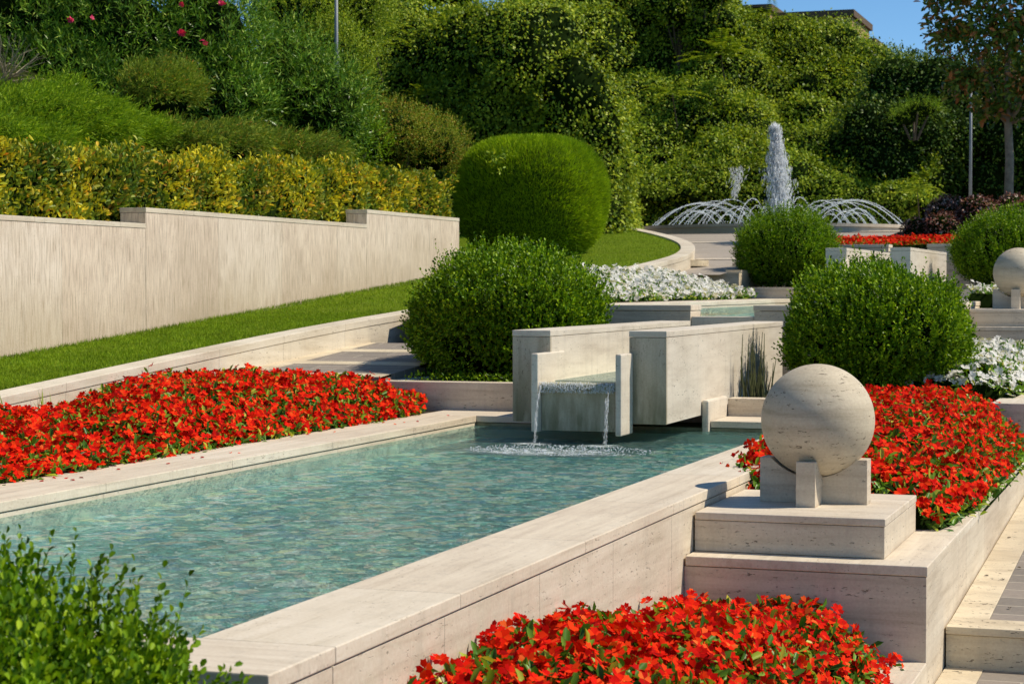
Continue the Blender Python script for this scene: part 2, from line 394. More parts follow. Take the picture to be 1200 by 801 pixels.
def lawn_mat():
    m, nt, out = new_mat('lawn_turf')
    P = coords(nt)
    n = noise(nt, P, 34, 4, .7); n2 = noise(nt, P, 1.1, 3)
    c = ramp(nt, n, [(.28, (.075,.125,.004)), (.5, (.15,.22,.006)), (.75, (.24,.30,.012))])
    c = mix(nt, .55, c, ramp(nt, n2, [(.3, (.40,.40,.40)), (.7, (.58,.58,.56))]), 'OVERLAY')
    bs = nt.nodes.new('ShaderNodeBsdfPrincipled'); nt.links.new(c, bs.inputs['Base Color'])
    bs.inputs['Roughness'].default_value = .9; bs.inputs['Specular IOR Level'].default_value = .1
    bm = nt.nodes.new('ShaderNodeBump'); bm.inputs['Strength'].default_value = 1; bm.inputs['Distance'].default_value = .04
    nt.links.new(noise(nt, P, 45, 3, .7), bm.inputs['Height']); nt.links.new(bm.outputs[0], bs.inputs['Normal'])
    nt.links.new(bs.outputs[0], out.inputs[0]); return m
M_lawn = lawn_mat()

def paver_mat(name, c1, c2, grout, bw=.62, bh=.30, rot=0):
    m, nt, out = new_mat(name)
    P = coords(nt, (1, 1, 1), (0, 0, rot))
    b = nt.nodes.new('ShaderNodeTexBrick'); nt.links.new(P, b.inputs['Vector'])
    b.inputs['Color1'].default_value = (*c1, 1); b.inputs['Color2'].default_value = (*c2, 1); b.inputs['Mortar'].default_value = (*grout, 1)
    b.inputs['Scale'].default_value = 1; b.inputs['Mortar Size'].default_value = .008
    b.inputs['Brick Width'].default_value = bw; b.inputs['Row Height'].default_value = bh
    n = noise(nt, P, 22, 5, .65)
    c = mix(nt, .5, b.outputs['Color'], ramp(nt, n, [(.3, (.38,)*3), (.7, (.62,)*3)]), 'OVERLAY')
    bs = nt.nodes.new('ShaderNodeBsdfPrincipled'); nt.links.new(c, bs.inputs['Base Color']); bs.inputs['Roughness'].default_value = .75
    bm = nt.nodes.new('ShaderNodeBump'); bm.inputs['Strength'].default_value = .4; bm.inputs['Distance'].default_value = .008
    nt.links.new(math_n(nt, 'SUBTRACT', n, b.outputs['Fac']), bm.inputs['Height']); nt.links.new(bm.outputs[0], bs.inputs['Normal'])
    nt.links.new(bs.outputs[0], out.inputs[0]); return m
M_paver = paver_mat('dark_porphyry_pavers', (.19,.165,.135), (.26,.22,.18), (.42,.37,.29))
M_rampp = paver_mat('grey_ramp_paving', (.30,.26,.21), (.36,.31,.25), (.46,.40,.32), 1.2, .34)

# ------------------------------------------------------------------ foliage builders
def unit(a): return a/np.maximum(np.linalg.norm(a, axis=1, keepdims=True), 1e-9)

def leaf_arrays(P, D, Nn, L, W, six=False, fold=.22):
    D = unit(D); S = unit(np.cross(D, Nn)); N2 = np.cross(S, D)
    n = len(P); L = np.broadcast_to(np.asarray(L, float).reshape(-1, 1), (n, 1)); W = np.broadcast_to(np.asarray(W, float).reshape(-1, 1), (n, 1))
    if six:
        up = N2*W*fold
        v = np.stack([P, P+D*L*.32+S*W*.42+up, P+D*L*.72+S*W*.46+up, P+D*L-N2*L*.08, P+D*L*.72-S*W*.46+up, P+D*L*.32-S*W*.42+up], 1)
        b = np.arange(n)[:, None]*6
        f = np.concatenate([b+np.array([[0,1,2,3]]), b+np.array([[0,3,4,5]])], 0)
        return v.reshape(-1, 3), f
    up = N2*W*fold
    v = np.stack([P, P+D*L*.45+S*W*.5+up, P+D*L, P+D*L*.45-S*W*.5+up], 1)
    b = np.arange(n)[:, None]*4
    f = b+np.array([[0,1,2,3]])
    return v.reshape(-1, 3), f

def join(parts):
    """parts: [(V,F,matidx)] quads"""
    V = []; F = []; I = []; b = 0
    for v, f, i in parts:
        V.append(v); F.append(f+b); I.append(np.full(len(f), i)); b += len(v)
    return np.concatenate(V), np.concatenate(F), np.concatenate(I)

def rand_dir(n):
    return unit(rng.normal(size=(n, 3)))

def sphere_core(c, r, p=2.0, nu=22, nv=12, bump=.06, zmin=None):
    c = np.asarray(c, float); r = np.broadcast_to(np.asarray(r, float), 3)
    th = np.linspace(0, math.pi, nv+1); ph = np.linspace(0, 2*math.pi, nu, endpoint=False)
    T, Ph = np.meshgrid(th, ph, indexing='ij')
    d = np.stack([np.sin(T)*np.cos(Ph), np.sin(T)*np.sin(Ph), np.cos(T)], -1).reshape(-1, 3)
    k = (np.abs(d)**p).sum(1)**(-1/p)
    V = c + d*k[:, None]*r*(1+rng.uniform(-bump, bump, (len(d), 1)))
    if zmin is not None: V[:, 2] = np.maximum(V[:, 2], zmin)
    F = []
    for i in range(nv):
        for j in range(nu):
            F.append((i*nu+j, (i+1)*nu+j, (i+1)*nu+(j+1) % nu, i*nu+(j+1) % nu))
    return V, np.array(F)

def surf_points(n, c, r, p=2.0, zmin=None, low_cut=-.6):
    """random points and normals on a superellipsoid"""
    c = np.asarray(c, float); r = np.broadcast_to(np.asarray(r, float), 3)
    d = rand_dir(int(n*1.6)); k = (np.abs(d)**p).sum(1)**(-1/p)
    q = d*k[:, None]
    N = unit(np.sign(q)*np.abs(q)**(p-1)/r)
    P = c+q*r
    ok = q[:, 2] > low_cut
    if zmin is not None: ok &= P[:, 2] > zmin
    return P[ok][:n], N[ok][:n]

def shoots(P, Dr, length, k, leafL, leafW, six=False, spread=.9, droop=0.0):
    """leafy shoots: P bases, Dr directions, k leaves on each"""
    n = len(P); Dr = unit(Dr)
    length = np.broadcast_to(np.asarray(length, float), n)
    a0 = rng.uniform(0, 6.28, n)
    ref = unit(np.cross(Dr, rand_dir(n))); ref2 = np.cross(Dr, ref)
    Ps = []; Ds = []; Ns = []; Ls = []
    for i in range(k):
        t = (i+.5)/k
        pos = P + Dr*(length*t)[:, None] + np.array([0, 0, -droop])*(t*t*length)[:, None]
        an = a0+i*2.4
        rad = ref*np.cos(an)[:, None]+ref2*np.sin(an)[:, None]
        Ps.append(pos); Ds.append(rad*spread*(1-.5*t)+Dr*(.55+.5*t)+rng.normal(0, .12, (n, 3)))
        Ns.append(Dr+rad*.2+rng.normal(0, .2, (n, 3))); Ls.append(rng.uniform(.75, 1.2, n)*(1-.3*t)*leafL)
    L = np.concatenate(Ls)
    return leaf_arrays(np.concatenate(Ps), np.concatenate(Ds), np.concatenate(Ns), L, L*leafW/leafL, six)

def lumps_foliage(name, lumps, leaf, n_per_m2, mats, parent=None, aspect=.5, p=2.0, depth=.22, zmin=None, droop=.25, six=False,
                  core=.86, along=None, jitter=.9, skip_back=True):
    """foliage over a set of ellipsoids; leaves only on what shows outside the others"""
    parts = []
    C = np.array([l[0] for l in lumps], float); Rr = np.array([np.broadcast_to(l[1], 3) for l in lumps], float)
    for i in range(len(lumps)):
        r = Rr[i]; area = 4*math.pi*((r[0]*r[1])**1.6/3+(r[0]*r[2])**1.6/3+(r[1]*r[2])**1.6/3)**(1/1.6)
        n = int(area*n_per_m2)
        P, N = surf_points(n, C[i], r, p, zmin, -.75)
        if skip_back:   # the far side of a mass that can never be looked at
            view = unit(P-np.array([0, 0, EYE])); ok = (N*view).sum(1) < .45; P, N = P[ok], N[ok]
        inside = np.zeros(len(P), bool)
        for j in range(len(lumps)):
            if j == i: continue
            q = (P-C[j])/(Rr[j]*.90)
            inside |= (q*q).sum(1) < 1
        P, N = P[~inside], N[~inside]
        if len(P):
            P = P - N*(rng.uniform(0, 1, (len(P), 1))**1.5*depth) + rng.normal(0, leaf*.35, P.shape)
            D = N*.45+rng.normal(0, jitter*.6, P.shape)+np.array([0, 0, -droop])
            if along is not None: D = D+np.asarray(along)
            L = rng.uniform(.7, 1.25, len(P))*leaf
            v, f = leaf_arrays(P, D, N+rng.normal(0, .5, P.shape)+np.array([0, 0, .35]), L, L*aspect, six)
            parts.append((v, f, 0))
        v, f = sphere_core(C[i], r*core, p, 20, 12, .05, zmin)
        parts.append((v, f, 1))
    V, F, I = join(parts)
    return link_mesh(name, np_mesh(name, V, F, I), mats, parent)

# ------------------------------------------------------------------ terrain
def lawn_z(y): return .318+.072*(y-15.05)
def bank_x(y): return float(np.interp(y, [0, 33, 38, 46, 56, 70], [-12.3, -12.3, -15.5, -18.5, -20, -20]))
def ground_z(x, y):
    g = .063*y-1.95
    if x > -1.6: g = .03*y-1.75
    if y > 53: g = max(g, min(2.6, 1.4+.6*(y-53)))
    b = bank_x(y)
    if x < b:
        g2 = (1.93+.03*(y-20) if y < 33 else lawn_z(min(y, 55))+.1) + .42*(b-x)
        g = max(g, min(g2, 9+.02*(b-x)))
    if y > 66: g = max(g, 2.6+.30*(y-66) if y < 88 else 9.2)
    return g
def grid_axis(pts):
    out = []
    for a, b, s in pts: out += list(np.arange(a, b, s))
    return out
gx = grid_axis([(-500,-60,40), (-60,-24,4), (-24,-12.3,.8), (-12.3,-1.6,1.78), (-1.59,0,.8), (0,20,4), (20,80,20), (80,520,60)])
gy = grid_axis([(-80,0,20), (0,33,2), (33,70,1.5), (70,100,5), (100,600,50)])
V = []; F = []
for y in gy:
    for x in gx:
        V.append((x, y, ground_z(x, y)-.02))
nx = len(gx)
for j in range(len(gy)-1):
    for i in range(nx-1):
        F.append((j*nx+i, j*nx+i+1, (j+1)*nx+i+1, (j+1)*nx+i))
M_ground = plain('garden_ground', (.030,.040,.010), 1.0, .5, 3, bump=.8, spec=0)
setp(link_mesh('ground', np_mesh('ground', np.array(V), np.array(F)), M_ground), kind='structure')

# ------------------------------------------------------------------ lawn and its kerb
KP = [(-10,2), (-10,15), (-9.98,20), (-9.85,22.5), (-9.55,25), (-9.32,28), (-9.17,31), (-9.10,34), (-9.14,36.4), (-9.32,38.1), (-9.7,40),
      (-10.35,42.3), (-11.28,44.8), (-12.55,47.7), (-14.15,51), (-16.2,54.9), (-19.5,60)]
def smooth_line(pts, k=5):
    out = []
    P = [np.array(p, float) for p in pts]
    for i in range(len(P)-1):
        p0 = P[max(i-1, 0)]; p1 = P[i]; p2 = P[i+1]; p3 = P[min(i+2, len(P)-1)]
        for j in range(k):
            t = j/k
            out.append(.5*((2*p1)+(-p0+p2)*t+(2*p0-5*p1+4*p2-p3)*t*t+(-p0+3*p1-3*p2+p3)*t**3))
    out.append(P[-1]); return out
KL = smooth_line(KP)
def offset_line(line, d):
    out = []
    for i, p in enumerate(line):
        t = line[min(i+1, len(line)-1)]-line[max(i-1, 0)]; t /= np.linalg.norm(t)
        out.append(p+np.array([-t[1], t[0]])*d)      # to the left of travel
    return out
K_in = offset_line(KL, .30); K_face = offset_line(KL, .008); K_in2 = offset_line(KL, .29)
kerb = empty('lawn_kerb', (-10, 15, 0), 'long pale stone kerb holding the lawn, curving round at its far end', 'kerb')
zt = [lawn_z(p[1]) for p in KL]
MB().prism(K_in, KL, zt, [z-.09 for z in zt]).build('coping', M_kerb, kerb, .008)
MB().prism(K_in2, K_face, [z-.094 for z in zt], [z-.75 for z in zt]).build('kerb_face', M_kerb, kerb)

V = []; F = []
rows = []
ys = list(np.arange(3, 60, .6))
inx = np.array([[p[1], p[0]] for p in K_in])
for y in ys:
    k = float(np.interp(y, inx[:, 0], inx[:, 1])) - .002
    b = -11.99 if y < 33 else bank_x(y)-1.0
    if b > k-.2: b = k-.2
    rows.append((b, k, y))
NXL = 9
for b, k, y in rows:
    for i in range(NXL+1):
        x = b+(k-b)*i/NXL
        z = lawn_z(y)-.012+.02*mnoise.noise(Vector((x*.8, y*.8, 0)))
        if i == NXL: z = lawn_z(y)-.03
        V.append((x, y, z))
for j in range(len(rows)-1):
    for i in range(NXL): a = j*(NXL+1)+i; F.append((a, a+1, a+NXL+2, a+NXL+1))
setp(link_mesh('lawn', np_mesh('lawn', np.array(V), np.array(F)), M_lawn, smooth=True), kind='structure')
# blades
def lawn_pts(n, y0, y1):
    y = rng.uniform(y0, y1, n)
    k = np.interp(y, inx[:, 0], inx[:, 1]); b = np.array([(-11.99 if t < 33 else bank_x(t)-.5) for t in y])
    x = b+(k-b)*rng.uniform(.0, .995, n)
    return np.stack([x, y, lawn_z(y)-.02], 1)
P = np.concatenate([lawn_pts(60000, 13, 24), lawn_pts(70000, 24, 50)])
ed = rng.uniform(13, 32, 5000); P = np.concatenate([P, np.stack([-11.985+rng.uniform(0, .05, 5000), ed, lawn_z(ed)-.02], 1)])
hl = rng.uniform(.03, .055, len(P)); hl[-5000:] *= 1.6
v, f = leaf_arrays(P, np.array([[0, 0, 1.]])+rng.normal(0, .38, P.shape), rand_dir(len(P)), hl, .006, False, .1)
setp(link_mesh('grass', np_mesh('grass', v, f), M_grassb), 'short mown green grass blades on the sloping lawn', 'grass', kind='stuff')

# ------------------------------------------------------------------ left retaining wall
rw = empty('retaining_wall', (-12.2, 20, 0), 'tall pale travertine wall with stepped top between lawn and golden hedge', 'wall')
for y0, y1, top in ((2, 21.19, 2.07), (21.193, 28.02, 2.265), (28.023, 32.1, 2.495)):
    wp = MB().box(-12.35, -12.0, y0, y1, -.4, top-.062).build('wall_panel', M_v, rw, .004)
    MB().box(-12.36, -11.994, y0, y1, top-.058, top).build('coping', M_cope, wp, .004)

# ------------------------------------------------------------------ one terrace of the water garden
LV = ['nearest', 'second', 'third']
def terrace(k):
    ox, oy, oz = -.075*k, 17.1*k, 1.08*k
    def B(mb, x0, x1, y0, y1, z0, z1): mb.box(x0+ox, x1+ox, y0+oy, y1+oy, z0+oz, z1+oz)
    which = ['nearest long pool with the red flower beds either side', 'second pool up the slope, behind the first water channel',
             'farthest pool wall, beside the far red flowers below the fountain'][k]
    # pool
    pool = empty('fountain_pool', (-5.1+ox, 12+oy, oz), 'rectangular travertine ' + which, 'pool', 'pools stepping up the garden')
    ct = .065
    c = MB(); B(c, -3.45, -2.90, 6.483, 18.628, -ct, 0)
    if k < 2:
        c.build('coping', M_cope, pool, .006)
        c = MB(); B(c, -7.40, -6.78, 6.483, 18.628, -ct, 0); c.build('coping', M_cope, pool, .006)
        c = MB(); B(c, -7.40, -5.908, 18.631, 19.387, -ct, 0); c.build('coping', M_copx, pool, .006)
        c = MB(); B(c, -4.36, -2.90, 18.631, 19.387, -ct, 0); c.build('coping', M_copx, pool, .006)
    for x0, x1 in ((-8.0 if k else -7.40, -5.56), (-4.80, -2.90)):
        c = MB(); B(c, x0, x1, 5.93, 6.48, -ct, 0); c.build('coping', M_copx, pool, .006)
        c = MB(); B(c, x0+.01, x1-.008, 5.94, 6.47, -1.6, -ct-.006); c.build('pool_wall', M_h, pool, .003)
    if k:
        c = MB(); B(c, -5.56, -4.80, 5.96, 6.46, -1.6, -.14); c.build('spillway', M_boxs, pool)
    else:
        c = MB(); B(c, -5.565, -4.795, 5.96, 6.46, -1.6, -.07); c.build('spillway', M_algae, pool)
    if k < 2:
        c = MB(); B(c, -3.44, -2.908, 6.475, 19.38, -1.6, -ct-.006); c.build('pool_wall', M_hj, pool, .003)
        c = MB(); B(c, -7.39, -6.79, 6.475, 19.38, -1.6, -ct-.006); c.build('pool_wall', M_hj, pool, .003)
        c = MB(); B(c, -6.785, -3.445, 18.64, 19.37, -1.6, -ct-.006); c.build('pool_wall', M_algae, pool, .003)
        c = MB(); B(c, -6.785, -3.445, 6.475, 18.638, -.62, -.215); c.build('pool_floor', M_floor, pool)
        c = MB(); k == 0 and B(c, -6.787, -6.781, 6.48, 18.63, -.52, -.135); B(c, -3.449, -3.443, 6.48, 18.63, -.52, -.135); B(c, -6.78, -3.45, 18.628, 18.634, -.52, -.135); c.build('pool_lining', M_lining, pool)
        w = MB(); n = 2
        w.add([(-6.79+ox, 5.97+oy, -.10+oz), (-3.44+ox, 5.97+oy, -.10+oz), (-3.44+ox, 18.64+oy, -.10+oz), (-6.79+ox, 18.64+oy, -.10+oz)] if k == 0 else
              [(-6.79+ox, 6.46+oy, -.10+oz), (-3.44+ox, 6.46+oy, -.10+oz), (-3.44+ox, 18.64+oy, -.10+oz), (-6.79+ox, 18.64+oy, -.10+oz)], [(0,1,2,3)])
        setp(w.build('pool_water', M_water), kind='structure')
    if k == 2: return
    # cascade channel
    ch = empty('water_channel', (-5.16+ox, 17.2+oy, oz), ['pale stone water channel jutting over the near pool, with water running off its lip',
               'farther stone water channel, its two walls showing above the second pool'][k], 'water channel', 'stone channels between the pools')
    for x0, x1 in ((-5.905, -5.534), (-4.785, -4.433)):
        c = MB(); B(c, x0+.003, x1-.003, 17.243, 22.6, .057, .84); c.build('side_wall', M_boxs, ch, .003)
        c = MB(); B(c, x0+.002, x1-.002, 17.203, 17.241, .055, .84); c.build('end_panel', M_box if k == 0 else M_boxs, ch, .004)
        c = MB(); B(c, x0, x1, 17.2, 22.603, .844, .90); c.build('coping', M_boxs, ch, .005)
    c = MB(); B(c, -5.59, -5.525, 16.8, 17.62, -.01, .70); c.build('front_slab', M_boxs, ch, .012)
    c = MB(); B(c, -4.80, -4.745, 16.8, 17.197, -.03, .70); c.build('front_slab', M_boxs, ch, .012)
    c = MB(); B(c, -5.522, -4.803, 16.90, 17.195, -.0, .372); c.build('apron', M_box if k == 0 else M_boxs, ch, .004)
    c = MB(); B(c, -5.522, -4.803, 16.84, 17.195, .376, .43); c.build('lip', M_algae, ch, .015)
    c = MB(); B(c, -5.531, -4.788, 17.2, 23.0, .057, .40); c.build('channel_floor', M_boxs, ch)
    w = MB(); B(w, -5.52, -4.80, 17.3, 23.0, .401, .436)
    setp(w.build('channel_water', M_film), kind='structure')
    # stub and rear planters
    pw = empty('planter_wall', (-7+ox, 19.4+oy, oz), 'low straight stone planter wall below the %s, left of the water channel' % ['big round bush', 'smaller far bush'][k], 'planter wall', 'low planter walls')
    zt = .295 if k == 0 else .21
    c = MB(); B(c, -8.15, -5.91, 19.39, 19.62, -1.2, zt); c.build('front_wall', M_h, pw, .006)
    c = MB(); B(c, -8.15, -7.92, 19.623, 22.9, -1.2, zt); c.build('side_wall', M_h, pw, .006)
    c = MB(); B(c, -7.918, -5.91, 19.60, 22.9, -.6, zt-.05); c.build('soil', M_soil, pw)
    pw = empty('planter_wall', (-3+ox, 19.4+oy, oz), 'low stone planter wall behind the %s flowers, right of the water channel' % ['right-hand red', 'far white'][k], 'planter wall', 'low planter walls')
    c = MB(); B(c, -4.36, -1.43, 19.39, 19.62, -1.2, .18); c.build('front_wall', M_h, pw, .006)
    c = MB(); B(c, -4.433, -4.364, 18.56, 19.40, -.13, .205); c.build('end_block', M_boxs, pw, .02)
    # near bed soil + kerb of the upper (next) level
    bk = empty('bed_kerb', (-1.6+ox, 24+oy, oz), 'stone kerb on the path side of the %s' % ['white flower bed', 'far raised bed'][k], 'kerb', 'kerbs of the flower beds')
    c = MB(); B(c, -1.80, -1.43, 19.623, 28.80, -1.2, .163); c.build('coping', M_cope, bk, .006)
    c = MB(); B(c, -4.43, -1.803, 19.60, 28.80, -.6, .10); c.build('soil', M_soil, bk)
    # plinths and the side wall
    tw = empty('terrace_wall', (-2+ox, 11.7+oy, -.35+oz), 'stone terrace wall stepping round the %s' % ['right-hand red flower bed beside the path', 'far right white flowers'][k], 'wall', 'terrace walls by the path')
    ct2 = .06
    c = MB(); B(c, -2.897, -1.43, 11.71, 13.45, -.35-ct2, -.35); B(c, -1.76, -1.43, 13.453, 19.387, -.35-ct2, -.35); c.build('coping', M_cope, tw, .006)
    c = MB(); B(c, -2.905, -1.436, 11.716, 13.44, -1.6, -.354-ct2); c.build('front_wall', M_h, tw, .003)
    c = MB(); B(c, -1.75, -1.436, 13.443, 19.38, -1.6, -.354-ct2); c.build('side_wall', M_hj, tw, .003)
    if k == 0:
        c = MB(); B(c, -2.9, -1.765, 13.46, 19.37, -1.2, -.38); c.build('soil', M_soil, tw)
    pl = empty('stone_plinth', (-2.3+ox, 12.7+oy, -.35+oz), 'square travertine plinth under the %s stone ball' % ['large near', 'far'][k], 'plinth', 'plinths of the stone balls')
    c = MB(); B(c, -2.896, -1.717, 11.95, 13.40, -.347, -.155); c.build('base', M_h, pl, .004)
    c = MB(); B(c, -2.894, -1.712, 11.945, 13.405, -.152, -.105); c.build('top_slab', M_copx, pl, .006)
    bo = empty('stone_ball', (-2.27+ox, 12.76+oy, .43+oz), ['large near travertine ball on crossed stone slabs in front of red flowers',
               'smaller far travertine ball at the right edge beside white flowers'][k], 'stone ball', 'stone ball ornaments')
    bm = bpy.data.meshes.new('ball'); import bmesh
    b2 = bmesh.new(); bmesh.ops.create_uvsphere(b2, u_segments=72, v_segments=40, radius=.368)
    for vv in b2.verts: vv.co += Vector((-2.27+ox, 12.76+oy, .43+oz))
    b2.to_mesh(bm); b2.free()
    link_mesh('ball', bm, M_ball, bo, smooth=True)
    cx, cy = -2.285+ox, 12.76+oy
    def slab(w, d):   # slab with a round seat cut for the ball
        mb = MB(); n = 20
        z0 = -.105+oz; zt_ = .185+oz; rr = .372; zc = .43+oz
        hw = w/2
        top = []
        for i in range(n+1):
            u = -hw+w*i/n
            zz = zt_
            if abs(u) < rr: zz = min(zt_, zc-math.sqrt(rr*rr-u*u)+.004)
            top.append((u, zz))
        vs = []; fs = []
        for s in (-d/2, d/2):
            for u, zz in top: vs.append((u, s, zz))
            for u, zz in top: vs.append((u, s, z0))
        m = n+1
        for i in range(n):
            fs += [(i, m+i, m+i+1, i+1), (2*m+i, 2*m+i+1, 3*m+i+1, 3*m+i), (i, i+1, 2*m+i+1, 2*m+i), (m+i, 3*m+i, 3*m+i+1, m+i+1)]
        fs += [(0, 2*m, 3*m, m), (n, m+n, 3*m+n, 2*m+n)]
        return vs, fs
    vs, fs = slab(.70, .16)
    mb = MB(); mb.add([(cx+x, cy+y, z) for x, y, z in vs], fs); mb.build('cradle_slab', M_h, bo, .003)
    for s in (-1, 1):
        mb = MB(); c0 = cy+s*.082; c1 = cy+s*.35
        n = 14; vs = []; fs = []
        for i in range(n+1):
            yy = c0+(c1-c0)*i/n; u = yy-cy
            zz = .185+oz
            if abs(u) < .372: zz = min(zz, .43+oz-math.sqrt(.372**2-u*u)+.004)
            for x in (cx-.062, cx+.062): vs += [(x, yy, zz), (x, yy, -.105+oz)]
        for i in range(n):
            a = 4*i; q = a+4
            fs += [(a, q, q+2, a+2), (a+1, a+3, q+3, q+1), (a, a+1, q+1, q), (a+2, q+2, q+3, a+3)]
        fs += [(0, 2, 3, 1), (4*n, 4*n+1, 4*n+3, 4*n+2)]
        mb.add(vs, fs); mb.build('cradle_slab', M_h, bo, .003)
for k in range(3): terrace(k)
# the bed in front of the near plinth, and the wall strip along it
bk = empty('bed_kerb', (-1.6, 6, -.92), 'low stone kerb at the corner of the foreground red flower bed', 'kerb', 'kerbs of the flower beds')
MB().box(-1.80, -1.43, 2.3, 11.708, -1.6, -.918).build('coping', M_cope, bk, .006)
MB().box(-2.9, -1.803, 5.5, 11.708, -1.6, -1.0).build('soil', M_soil, bk)

# ------------------------------------------------------------------ paths
# right-hand path
MB().box(-1.425, 3.5, 12.62, 12.98, -.90, -.85).build('path_step_nosing', M_step, None, .006)
o = bpy.data.objects['path_step_nosing']; o.name = 'path_step'; setp(o, kind='structure')
st = MB().box(-1.425, 3.5, 12.64, 12.97, -1.3, -.904).build('path_step', M_step, None, .003); setp(st, kind='structure')
p = MB().ramp(-1.425, -1.19, 12.983, 30, -.85, -.31, .06).build('path_edging', M_step, None, .004); setp(p, kind='structure')
p = MB().ramp(-1.187, 3.5, 12.983, 30, -.855, -.315, .06).build('path', M_paver); setp(p, kind='structure')
p = MB().box(-1.425, -1.19, 2, 12.62, -1.4, -1.11).build('path_edging', M_step); setp(p, kind='structure')
p = MB().box(-1.187, 3.5, 2, 12.62, -1.4, -1.115).build('path', M_paver); setp(p, kind='structure')
# left-hand path beside the lawn kerb
pz = lambda y: lawn_z(y)-.30
p = MB().ramp(-9.995, -9.72, 19.4, 23.0, pz(19.4)+.004, pz(23)+.004, .05).build('path_edging', M_step); setp(p, kind='structure')
p = MB().ramp(-9.99, -8.16, 19.4, 23.0, pz(19.4), pz(23), .3).build('path', M_paver); setp(p, kind='structure')
for y in (19.42, 20.55, 21.9):
    setp(MB().ramp(-9.72, -8.16, y, y+.3, pz(y)+.004, pz(y+.3)+.004, .03).build('path_band', M_step), kind='structure')
# upper ramp towards the fountain
n0 = [np.array([-9.0, 36.0])]
yy = list(np.arange(36, 56.1, 1.0))
kx = np.array([[p_[1], p_[0]] for p_ in KL])
V = []; F = []
for y in yy:
    xl = float(np.interp(y, kx[:, 0], kx[:, 1]))-.1; xr = -8.25+min(0, -(y-45)*.05) if y < 45 else -7.3
    for x in (xl, xr): V.append((x, y, pz(min(y, 53.5))))
for i in range(len(yy)-1): F.append((2*i, 2*i+1, 2*i+3, 2*i+2))
setp(link_mesh('path', np_mesh('path', np.array(V), np.array(F)), M_rampp), kind='structure')
for y in (40.7, 47.9):
    xl = float(np.interp(y, kx[:, 0], kx[:, 1]))
    setp(MB().ramp(xl, -8.3, y, y+.35, pz(y)+.02, pz(y+.35)+.02, .05).build('path_band', M_copx), kind='structure')
setp(MB().box(-20, 2, 53.4, 66, 1.5, pz(53.5)).build('plaza', M_rampp), kind='structure')
setp(MB().box(-9.3, -7.99, 36.45, 36.7, .4, pz(36.5)).build('path_retaining_step', M_step), kind='structure')
setp(MB().box(-8.30, -8.0, 36.7, 38.5, .8, 1.62).build('path_edging', M_step), kind='structure')
# rounded step at the kerb's nose
mb = MB(); mb.lathe([(0, 0), (0, .12), (.8, .12), (.8, 0)], (-9.9, 38.6, pz(38.6)), 36)
setp(mb.build('path_step', M_step, None), kind='structure')
lw = MB().box(-8.6, -8.28, 38.6, 44.5, .8, 1.78).build('low_wall', M_h, None, .01)
setp(lw, 'short low stone wall end between the upper ramp and the far left bush', 'wall')

# ------------------------------------------------------------------ basin, fountain
bc = np.array([-11.8, 59.2])
ba = empty('fountain_basin', (bc[0], bc[1], 2.7), 'low round stone basin around the tall white jet', 'basin')
MB().lathe([(4.30, -.3), (4.30, .30), (4.34, .31), (4.34, .40), (3.95, .40), (3.95, -.2)], (bc[0], bc[1], 2.70), 96).build('rim', M_hj, ba)
wm = MB(); wm.lathe([(0.001, 0), (3.96, 0)], (bc[0], bc[1], 2.98), 64)
setp(wm.build('basin_water', M_water), kind='structure')

def streak_mesh(P, D, L, W):
    """many small four-sided drawn-out drops"""
    D = unit(D); S = unit(np.cross(D, rand_dir(len(P)))); T = np.cross(D, S)
    L = np.asarray(L).reshape(-1, 1); W = np.asarray(W).reshape(-1, 1)
    v = np.stack([P-D*L*.5, P+S*W*.5, P+T*W*.5, P-S*W*.5, P-T*W*.5, P+D*L*.5], 1)
    b = np.arange(len(P))[:, None]*6
    f = np.concatenate([b+np.array([[0,1,2,2]])*1], 0)
    tri = np.array([[0,2,1],[0,3,2],[0,4,3],[0,1,4],[5,1,2],[5,2,3],[5,3,4],[5,4,1]])
    F = (b[:, None, :]+tri[None]).reshape(-1, 3)
    return v.reshape(-1, 3), F
# central jet
n = 8200
t = rng.uniform(0, 1, n)**.85; base = np.array([bc[0]+.15, bc[1], 2.98])
rad = (.46-.26*t+.06*np.sin(t*11+1))*np.abs(rng.normal(0, .55, n)); an = rng.uniform(0, 6.28, n)
P = base+np.stack([rad*np.cos(an)-.22*t, rad*np.sin(an), t*3.22+rng.normal(0, .03, n)-(rad*1.2)**2*1.5*t], 1)
D = np.stack([rng.normal(0, .16, n), rng.normal(0, .16, n), np.ones(n)], 1)
v, f = streak_mesh(P, D, rng.uniform(.05, .26, n), rng.uniform(.008, .03, n))
jet = empty('fountain_jet', tuple(base), 'tall thick white water jet rising in the middle of the round basin', 'fountain jet')
link_mesh('spray', np_mesh('spray', v, f), M_spray, jet)
mb = MB(); pts = [(base[0]-.22*q+.03*math.sin(q*9), base[1], base[2]+3.05*q) for q in np.linspace(0, 1, 14)]
mb.tube(pts, [.15-.09*q for q in np.linspace(0, 1, 14)], 10)
mb.build('water_column', M_thin, jet, smooth=True)
